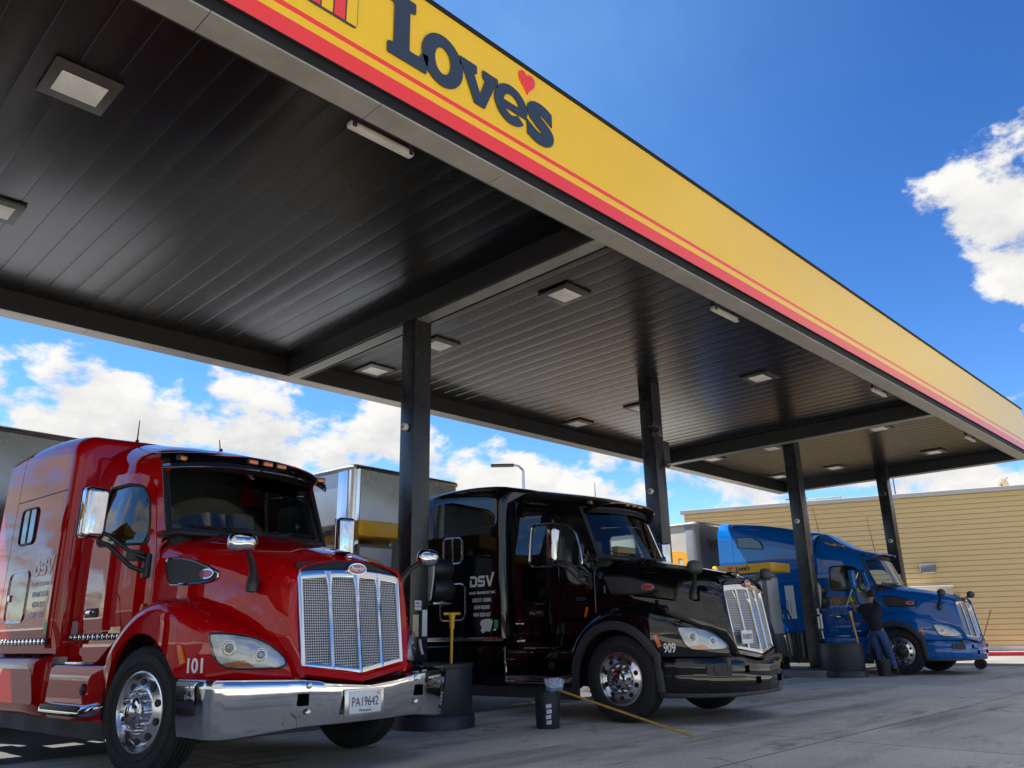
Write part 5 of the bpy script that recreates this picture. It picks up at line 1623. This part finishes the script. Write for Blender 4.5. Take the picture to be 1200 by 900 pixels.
def at(o, yaw, lx, ly, z=0.0): return (o[0] + cos(yaw) * lx - sin(yaw) * ly, o[1] + sin(yaw) * lx + cos(yaw) * ly, z)


O_RED, O_BLK, O_BLU = (3.92, 7.12, 0), (9.38, 6.41, 0.0), (21.05, 7.15, 0)
GRP = 'semi trucks parked in the fuel lanes'
make_truck('semi_truck', 'red semi truck with chrome bumper and number 101, nearest the camera', GRP, O_RED, YAW, 'red', bumper='chrome', visor=True, number='101', strip=True, spikes=True, livery='dsv', steer=radians(7))
make_truck('semi_truck', 'black semi truck with number 909 on its fender, behind the bucket', GRP, O_BLK, radians(4), 'black', bumper='body', number='909', strip=False, livery='dsv', steer=radians(1))
make_truck('semi_truck', 'blue semi truck with tall roof being washed by a man', GRP, O_BLU, radians(-1), 'blue', high=True, bumper='body', number='', strip=False, wheel_hub='plastic', mirror_mat='blue', livery='werner', steer=radians(4))
make_trailer('box_trailer', 'grey trailer behind the red truck, cut by the left edge', at(O_RED, YAW, 0, 5.05), YAW, 3.84, M_tr, M_trf)
make_trailer('box_trailer', 'silver trailer with rounded front corners behind the black truck', at(O_BLK, YAW, 0, 5.02), YAW, 3.90, M_tr, M_trf)
make_trailer('box_trailer', 'white trailer with big yellow letters on its side behind the blue truck', (21.35, 12.25, 0), 0.0, 4.06, M_trw, M_trwf, deco='werner')

# ================================================================== DISPENSERS
M_dy = pbr('topper_yellow', (0.78, 0.43, 0.015), 0.35, vary=0.06, vscale=4)
M_dw = pbr('pump_white', (0.58, 0.60, 0.60), 0.4, vary=0.12, vscale=3)
M_dg = pbr('pump_grey', (0.16, 0.165, 0.17), 0.45, vary=0.15, vscale=3)
DL = {0: 'fuel pump with yellow top on the island left of the red truck', 1: 'fuel pump with yellow top on the island behind the red hood', 2: 'fuel pump with yellow top on the island hidden behind the black truck', 3: 'fuel pump with yellow top seen over the black truck grille'}
for i in (0, 1, 2, 3):
    X = COLX[i]
    d = empty('fuel_pump', (X + 0.08, 9.95, 0.15)); tag(d, DL[i], 'fuel pump', 'fuel pumps on the islands')
    mb = MB(); mb.box((0, 0, 1.20), (0.62, 1.05, 1.9), 0.03); mb.build('cabinet', M_dg, d)
    mb = MB(); mb.box((0, 0, 0.13), (0.70, 1.15, 0.26), 0.02); mb.build('plinth', MT['plastic'], d)
    mb = MB()
    mb.box((-0.318, 0, 1.55), (0.02, 0.85, 0.9), 0.02); mb.box((0, -0.53, 1.45), (0.56, 0.02, 1.3), 0.01); mb.build('face_panel', M_dw, d)
    mb = MB(); mb.box((-0.334, -0.1, 1.62), (0.014, 0.38, 0.28), 0.01); mb.box((-0.334, 0.28, 1.5), (0.014, 0.18, 0.3), 0.01); mb.build('display', MT['dglass'], d)
    mb = MB(); mb.box((0, 0, 2.33), (0.98, 1.60, 0.22), 0.03); tp = mb.build('topper', M_dy, d)
    mb = MB(); put_text(mb, "Love's", 0.15, (-0.493, -0.05, 2.285), (0, -1, 0), (0, 0, 1), 0.006, 0.004); mb.build('topper_lettering', MT['navy'], tp, 0, recalc=False)
    mb = MB()
    hh_ = [(0.30 + 0.0042 * 16 * sin(t) ** 3, 2.345 + 0.0042 * (13 * cos(t) - 5 * cos(2 * t) - 2 * cos(3 * t) - cos(4 * t))) for t in [2 * pi * k / 32 for k in range(32)]]
    mb.prism(hh_, 0, 0.006, lambda u, v, dd: (-0.490 - dd, u, v)); mb.build('topper_heart', M_redf, tp, 30)
    mb = MB(); 
    for s in (-1, 1): mb.box((s * 0.30, 0.45, 2.18), (0.06, 0.06, 0.12)); mb.box((s * 0.30, -0.45, 2.18), (0.06, 0.06, 0.12))
    mb.build('support', MT['chrome_d'], d)
    for s in (-1, 1):
        mb = MB(); pts = [(s * 0.34, -0.35, 1.5), (s * 0.55, -0.55, 1.35), (s * 0.62, -0.72, 0.9), (s * 0.55, -0.80, 0.35), (s * 0.42, -0.75, 0.12), (s * 0.34, -0.62, 0.3), (s * 0.33, -0.56, 0.95)]
        sm = []
        for k in range(len(pts) - 1):
            for q in range(5):
                t = q / 5; sm.append(tuple(Vector(pts[k]).lerp(Vector(pts[k + 1]), t * t * (3 - 2 * t) * 0.5 + t * 0.5)))
        mb.tube(sm + [pts[-1]], 0.022, 8); mb.build('hose', MT['hose'], d, 60)
        mb = MB(); mb.box((s * 0.35, -0.42, 1.15), (0.06, 0.10, 0.30), 0.02); mb.tube([(s * 0.36, -0.42, 1.05), (s * 0.42, -0.46, 0.95)], 0.02); mb.build('nozzle', MT['plastic'], d)

# ================================================================== DRUMS WITH SQUEEGEE STICKS
DRL = {1: 'wide dark round tub with a yellow stick, beside the red truck bumper', 2: 'wide dark round tub low behind the black bumper', 3: 'wide dark round tub with a yellow stick beside the man'}
DPOS = {1: (6.62, 7.90), 2: (13.0, 7.6), 3: (18.6, 7.95)}
SLN = {1: 'yellow squeegee handle with tee grip standing in the tub by the red truck', 3: 'yellow squeegee handle standing in the tub in front of the blue door'}
for i in (1, 2, 3):
    d = empty('wash_tub', (*DPOS[i], 0.0)); tag(d, DRL[i], 'tub', 'round wash tubs on the islands')
    mb = MB(); mb.lathe([(0.46, 0.14), (0.468, 0.16), (0.468, 0.66), (0.478, 0.668), (0.482, 0.715), (0.470, 0.72), (0.452, 0.715), (0.448, 0.20), (0.0, 0.19)], (0, 0, 0), 'Z', 64); mb.build('tub', MT['drum'], d, 40)
    mb = MB(); mb.lathe([(0.50, 0.0), (0.50, 0.12), (0.485, 0.145), (0.45, 0.147)], (0, 0, 0), 'Z', 64); mb.build('base_ring', MT['drum'], d, 40)
    if i == 2: continue
    mb = MB(); mb.lathe([(0, 0.5), (0.44, 0.5)], (0, 0, 0), 'Z', 40); mb.build('water', pbr('wash_water', (0.02, 0.03, 0.035), 0.05), d, 40)
    px, py = (0.05, -0.25) if i == 1 else (0.28, -0.36)
    lean = (0.02, 0.0) if i == 1 else (-0.10, 0.10)
    L = 1.02 if i == 1 else 1.15
    s = empty('squeegee', (DPOS[i][0] + px, DPOS[i][1] + py, 0.20)); tag(s, SLN[i], 'squeegee', 'yellow squeegee sticks')
    mb = MB(); mb.tube([(0, 0, 0.0), (lean[0] * 0.5, lean[1] * 0.5, L * 0.5), (lean[0], lean[1], L)], 0.019, 10); mb.build('handle', MT['yellow_pole'], s, 60)
    mb = MB()
    if i == 1:
        mb.tube([(lean[0], lean[1], L - 0.10), (lean[0], lean[1], L + 0.05)], [0.030, 0.034], 10); mb.tube([(lean[0] - 0.09, lean[1] + 0.05, L + 0.075), (lean[0] + 0.09, lean[1] - 0.05, L + 0.075)], 0.017, 8); mb.cyl((lean[0], lean[1], L + 0.055), 0.04, 0.05, 'Z', 14)
    else: mb.tube([(lean[0] * 0.93, lean[1] * 0.93, L * 0.93), (lean[0] * 1.04, lean[1] * 1.04, L * 1.05)], [0.026, 0.034], 10)
    mb.build('grip', MT['yellow_pole'], s, 60)

# ================================================================== BUCKET AND BROOM
bk = empty('bucket', (7.30, 6.66, 0.0), radians(-20)); tag(bk, 'black plastic bucket with four white labels on the concrete', 'bucket')
mb = MB(); mb.lathe([(0.0, 0.0), (0.128, 0.0), (0.135, 0.01), (0.150, 0.30), (0.157, 0.302), (0.157, 0.318), (0.151, 0.32), (0.152, 0.338), (0.160, 0.34), (0.160, 0.354), (0.153, 0.356), (0.154, 0.372), (0.163, 0.374), (0.163, 0.392), (0.148, 0.392), (0.126, 0.02), (0.0, 0.015)], (0, 0, 0), 'Z', 48); mb.build('pail', MT['drum'], bk, 40)
mb = MB(); mb.tube([(0.16 * cos(a), 0.16 * sin(a), 0.32 - 0.17 * max(0, sin(a - 0.3)) ) for a in [pi * (0.1 + k / 16 * 0.95) for k in range(17)]], 0.004, 6); mb.build('bail', MT['chrome_d'], bk)
# labels bent round the wall, towards the viewer
mb = MB()
for k in range(4):
    zc = 0.245 - k * 0.058
    for (a0, a1, z0, z1) in ((-0.16, 0.26, zc - 0.021, zc + 0.021),):
        rows = []
        for z in (z0, z1):
            rr = 0.1365 + 0.0152 * (z - 0.01) / 0.29 + 0.001
            rows.append([(rr * cos(radians(245) + a0 + (a1 - a0) * q / 6 + 0.03 * sin(k * 2.1)), rr * sin(radians(245) + a0 + (a1 - a0) * q / 6 + 0.03 * sin(k * 2.1)), z + 0.006 * q / 6) for q in range(7)])
        mb.grid(rows)
mb.build('label', pbr('label_white', (0.60, 0.64, 0.70), 0.5, vary=0.4, vscale=60), bk, 60)
br = empty('broom', (7.29, 6.66, 0.40)); tag(br, 'long wooden broom resting across the black bucket, handle end on the ground', 'broom')
a = Vector((7.33, 6.52, 0.415)); b = Vector((7.42, 4.80, 0.024)); o3 = Vector((7.29, 6.66, 0.40))
mb = MB(); mb.tube([tuple(a - o3), tuple((a + b) / 2 - o3), tuple(b - o3)], 0.0125, 10); mb.build('handle', MT['wood'], br, 60)
mb = MB(); dr = (b - a).normalized(); T = Matrix.Translation(a - o3 - dr * 0.03) @ dr.to_track_quat('-Y', 'Z').to_matrix().to_4x4()
mb.box((0, 0.02, 0), (0.22, 0.09, 0.05), 0.012, 0, T); mb.build('brush_block', pbr('brush_block_blue', (0.16, 0.22, 0.36), 0.6), br)
mb = MB()
for i in range(16):
    for j in range(5):
        x = -0.105 + 0.21 * i / 15; y = -0.015 + 0.075 * j / 4
        mb.tube([T @ Vector((x, y, 0.02)), T @ Vector((x * 1.25 + random.uniform(-.01, .01), y + 0.02 + random.uniform(-.01, .01), 0.105))], [0.006, 0.004], 4)
mb.build('bristles', pbr('bristle_white', (0.55, 0.62, 0.74), 0.8, vary=0.3, vscale=40), br, 60)

# bucket at the man's feet
b2 = empty('bucket', (19.18, 7.28, 0.0)); tag(b2, 'small dark bucket on the ground at the feet of the man', 'bucket')
mb = MB(); mb.lathe([(0.0, 0.0), (0.13, 0.0), (0.165, 0.33), (0.172, 0.335), (0.172, 0.36), (0.158, 0.36), (0.13, 0.02), (0, 0.015)], (0, 0, 0), 'Z', 36); mb.build('pail', MT['drum'], b2, 40)
mb = MB(); mb.tube([(0.17 * cos(q), 0.17 * sin(q) * 0.4, 0.35 + 0.14 * sin(q)) for q in [pi * k / 14 for k in range(15)]], 0.005, 6); mb.build('bail', MT['chrome_d'], b2)

# two wheeled cart with a slanted handle in front of the blue bumper
ct = empty('hand_cart', (23.15, 6.40, 0.0), radians(10)); tag(ct, 'small two wheeled cart with a long slanted handle beside the blue bumper', 'cart')
for s in (-1, 1):
    mb = MB(); mb.lathe([(0.03, -0.03), (0.11, -0.035), (0.13, -0.02), (0.13, 0.02), (0.11, 0.035), (0.03, 0.03)], (s * 0.13, 0, 0.13), 'X', 24); mb.cyl((s * 0.13, 0, 0.13), 0.035, 0.07, 'X'); mb.build('wheel', MT['rubber'], ct, 40)
mb = MB(); mb.box((0, 0, 0.24), (0.15, 0.16, 0.30), 0.03); mb.cyl((0, 0, 0.13), 0.012, 0.26, 'X', 10); mb.build('body', pbr('cart_grey', (0.36, 0.44, 0.50), 0.5, vary=0.2), ct)
mb = MB(); mb.tube([(0, 0, 0.36), (0.42, -0.42, 1.42)], 0.014, 8); mb.build('handle', MT['wood'], ct)

# ================================================================== PERSON
def skin_body(name, joints, bones, mat, parent, root, levels=2):
    me = bpy.data.meshes.new(name)
    keys = list(joints); me.from_pydata([joints[k][0] for k in keys], [(keys.index(a), keys.index(b)) for a, b in bones], [])
    o = bpy.data.objects.new(name, me); COL.objects.link(o)
    if parent is not None: o.parent = parent
    md = o.modifiers.new('skin', 'SKIN')
    sv = me.skin_vertices[0].data if me.skin_vertices else None
    if sv is None:
        b = bmesh.new(); b.from_mesh(me); b.verts.layers.skin.verify(); b.to_mesh(me); b.free(); sv = me.skin_vertices[0].data
    for i, k in enumerate(keys):
        r = joints[k][1]; sv[i].radius = r if isinstance(r, tuple) else (r, r); sv[i].use_root = (k == root)
    md.use_smooth_shade = True
    s = o.modifiers.new('smooth', 'SUBSURF'); s.levels = levels; s.render_levels = levels
    me.materials.append(mat)
    return o


M_skin = pbr('skin', (0.33, 0.17, 0.10), 0.55, vary=0.08)
M_shirt = pbr('navy_shirt', (0.010, 0.011, 0.020), 0.85, vary=0.3, vscale=9, bump=1.0, bscale=7)
M_jean = pbr('denim', (0.045, 0.085, 0.22), 0.85, vary=0.35, vscale=7, bump=1.0, bscale=8)
M_hair = pbr('dark_hair', (0.010, 0.008, 0.007), 0.7, bump=0.5, bscale=120)
M_glove = pbr('work_glove', (0.42, 0.72, 0.06), 0.6, vary=0.15, vscale=20)
M_boot = pbr('dark_boot', (0.02, 0.016, 0.013), 0.6)
PX, PY = 19.35, 7.28
pe = empty('person', (PX, PY, 0)); tag(pe, 'man in dark shirt and jeans reaching up with green gloves to wash the blue truck', 'person')
# local frame: +y away from the viewer to the left (along the truck), +x towards the truck; he leans to +y
J = dict(pel=((0.0, 0.10, 1.02), 0.10), wst=((0.02, 0.125, 1.18), 0.09), chest=((0.05, 0.17, 1.40), 0.10), neckb=((0.07, 0.18, 1.58), 0.065), neck=((0.08, 0.17, 1.65), 0.055), head=((0.10, 0.15, 1.735), 0.084), crown=((0.105, 0.145, 1.83), 0.07),
         hipL=((0.0, 0.0, 0.95), 0.085), kneL=((0.06, -0.08, 0.53), 0.060), ankL=((0.0, -0.20, 0.10), 0.048), toeL=((0.17, -0.17, 0.035), 0.035),
         hipR=((0.0, 0.20, 0.95), 0.085), kneR=((0.08, 0.16, 0.53), 0.060), ankR=((0.05, 0.10, 0.10), 0.048), toeR=((0.22, 0.13, 0.035), 0.035),
         shL=((0.05, -0.02, 1.51), 0.062), elL=((0.24, 0.24, 1.68), 0.047), wrL=((0.36, 0.50, 1.86), 0.034),
         shR=((0.07, 0.37, 1.49), 0.062), elR=((0.18, 0.57, 1.40), 0.047), wrR=((0.32, 0.70, 1.65), 0.034))
BN_ = [('pel', 'wst'), ('wst', 'chest'), ('chest', 'neckb'), ('neckb', 'neck'), ('neck', 'head'), ('head', 'crown'), ('pel', 'hipL'), ('hipL', 'kneL'), ('kneL', 'ankL'), ('ankL', 'toeL'), ('pel', 'hipR'), ('hipR', 'kneR'), ('kneR', 'ankR'), ('ankR', 'toeR'),
       ('chest', 'shL'), ('shL', 'elL'), ('elL', 'wrL'), ('chest', 'shR'), ('shR', 'elR'), ('elR', 'wrR')]
body = skin_body('body', J, BN_, M_skin, pe, 'pel')


def grow(j, k):
    r = J[j][1]; r = r if isinstance(r, tuple) else (r, r)
    return (J[j][0], (r[0] + k, r[1] + k))


def mid(a, b, t): return tuple(Vector(J[a][0]).lerp(Vector(J[b][0]), t))


pv = Vector(J['pel'][0])
S = {'hem': (tuple(pv + Vector((0, 0, -0.09))), 0.185), 'w0': (tuple(pv + Vector((0.0, 0.0, 0.06))), 0.165), 'wst': (J['wst'][0], 0.155), 'chest': (J['chest'][0], 0.165), 'up': (tuple(Vector(J['chest'][0]) + Vector((0.01, 0.008, 0.09))), 0.145),
     'col': (J['neckb'][0], 0.085), 'shL': (J['shL'][0], 0.088), 'shR': (J['shR'][0], 0.088)}
S['slL'] = (mid('shL', 'elL', 0.72), 0.072); S['slR'] = (mid('shR', 'elR', 0.72), 0.072)
skin_body('shirt', S, [('hem', 'w0'), ('w0', 'wst'), ('wst', 'chest'), ('chest', 'up'), ('up', 'col'), ('up', 'shL'), ('shL', 'slL'), ('up', 'shR'), ('shR', 'slR')], M_shirt, pe, 'chest')
S = {'wb': (tuple(pv + Vector((0.0, 0.0, 0.06))), 0.160), 'pel': (tuple(pv + Vector((0, 0, -0.06))), 0.155), 'hipL': (J['hipL'][0], 0.118), 'kneL': (J['kneL'][0], 0.088), 'hipR': (J['hipR'][0], 0.118), 'kneR': (J['kneR'][0], 0.088)}
S['anL'] = (mid('kneL', 'ankL', 0.86), 0.076); S['anR'] = (mid('kneR', 'ankR', 0.86), 0.076)
skin_body('jeans', S, [('wb', 'pel'), ('pel', 'hipL'), ('hipL', 'kneL'), ('kneL', 'anL'), ('pel', 'hipR'), ('hipR', 'kneR'), ('kneR', 'anR')], M_jean, pe, 'pel')
for q in 'LR':
    S = {'a': (tuple(Vector(J['ank' + q][0]) + Vector((0, 0, 0.09))), 0.062), 'b': (J['ank' + q][0], 0.062), 'h': (tuple(Vector(J['ank' + q][0]) + Vector((-0.04, 0, -0.05))), 0.046), 't': (tuple(Vector(J['toe' + q][0]) + Vector((0, 0, 0.012))), 0.048), 'e': (tuple(Vector(J['toe' + q][0]) + Vector((0.07, 0, 0.0))), 0.036)}
    skin_body('boot', S, [('a', 'b'), ('b', 'h'), ('b', 't'), ('t', 'e')], M_boot, pe, 'b')
hc = Vector(J['head'][0])
mb = MB()
for i in range(9):
    pass
rows = []
for i in range(11):
    th = pi * i / 16
    rows.append([(hc.x + 0.006 + 0.098 * sin(th) * cos(ph) - 0.0, hc.y - 0.006 + 0.092 * sin(th) * sin(ph), hc.z + 0.028 + 0.128 * cos(th) + (0.05 if (i > 7 and cos(ph - 0.75) > 0.2) else 0) * (i - 7) / 3) for ph in [2 * pi * k / 22 for k in range(22)]])
mb.grid(rows, closed=True); mb.build('hair', M_hair, pe, 60)
# face details on the far side (towards the truck)
fd = Vector((0.75, 0.65, 0)).normalized(); sdv = Vector((-fd.y, fd.x, 0))
mb = MB()
for s in (-1, 1):
    c = hc + fd * 0.085 + sdv * (s * 0.032) + Vector((0, 0, 0.02)); mb.lathe([(0.0, -0.011), (0.008, -0.008), (0.011, 0.0), (0.008, 0.008), (0, 0.011)], tuple(c), 'Z', 10)
mb.build('eye', MT['white'], pe, 60)
mb = MB(); c = hc + fd * 0.098 + Vector((0, 0, -0.005)); mb.lathe([(0.0, -0.025), (0.016, -0.016), (0.010, 0.012), (0.004, 0.03), (0, 0.032)], tuple(c), 'Z', 10)
for s in (-1, 1): c = hc + sdv * (s * 0.083) + Vector((0, 0, 0.0)); mb.lathe([(0.0, -0.03), (0.013, -0.018), (0.018, 0.01), (0.010, 0.03), (0, 0.034)], tuple(c), 'Z', 10)
mb.build('ear', M_skin, pe, 60)
# gloved hands closed on the squeegee handle
hand0 = Vector((0.40, 0.62, 1.95)); hand1 = Vector((0.36, 0.76, 1.74))
for q, hnd, wr in (('L', hand0, Vector(J['wrL'][0])), ('R', hand1, Vector(J['wrR'][0]))):
    dr = (hnd - wr).normalized()
    S = {'cuff': (tuple(wr - dr * 0.04), 0.044), 'w': (tuple(wr), 0.038), 'p': (tuple(wr + dr * 0.06), (0.044, 0.026)), 'k': (tuple(wr + dr * 0.10), (0.044, 0.022))}
    bones = [('cuff', 'w'), ('w', 'p'), ('p', 'k')]
    ax = Vector((-0.25, 0.15, 1)).normalized(); sdir = dr.cross(ax).normalized(); ax = sdir.cross(dr).normalized()
    o = skin_body('glove', S, bones, M_glove, pe, 'p')
    for f in range(4):
        base = wr + dr * 0.095 + ax * (-0.03 + 0.02 * f); L_ = (0.034, 0.040, 0.038, 0.030)[f]
        F_ = {'a': (tuple(base - dr * 0.02), 0.012), 'b': (tuple(base + dr * L_ * 0.6), 0.0115), 'c': (tuple(base + dr * L_ * 0.75 + sdir * L_ * 0.8), 0.0105), 'd': (tuple(base + dr * L_ * 0.2 + sdir * L_ * 1.25), 0.009)}
        skin_body('finger', F_, [('a', 'b'), ('b', 'c'), ('c', 'd')], M_glove, o, 'a', 1)
    base = wr + dr * 0.04 + ax * 0.035
    F_ = {'a': (tuple(base), 0.014), 'b': (tuple(base + ax * 0.02 + dr * 0.035 + sdir * 0.015), 0.012), 'c': (tuple(base + ax * 0.01 + dr * 0.055 + sdir * 0.04), 0.010)}
    skin_body('thumb', F_, [('a', 'b'), ('b', 'c')], M_glove, o, 'a', 1)
w0 = Matrix.Rotation(radians(20), 4, 'Z')
sq = empty('squeegee', (PX, PY, 0)); tag(sq, 'long handled squeegee held up by the man against the blue truck', 'squeegee')
pa = hand1 + Vector((0.02, 0.01, -0.12)); pb = hand0 + (hand0 - hand1).normalized() * 0.45 + Vector((0.02, 0, 0.05))
pa = Vector((0.345, 0.86, 1.52)); pb = Vector((0.46, 0.50, 2.34))
mb = MB(); mb.tube([tuple(pa), tuple((pa + pb) / 2), tuple(pb)], 0.014, 8); mb.build('handle', MT['chrome_d'], sq, 60)
mb = MB(); mb.box(tuple(pb), (0.06, 0.32, 0.06), 0.012); mb.build('head', MT['plastic_g'], sq)
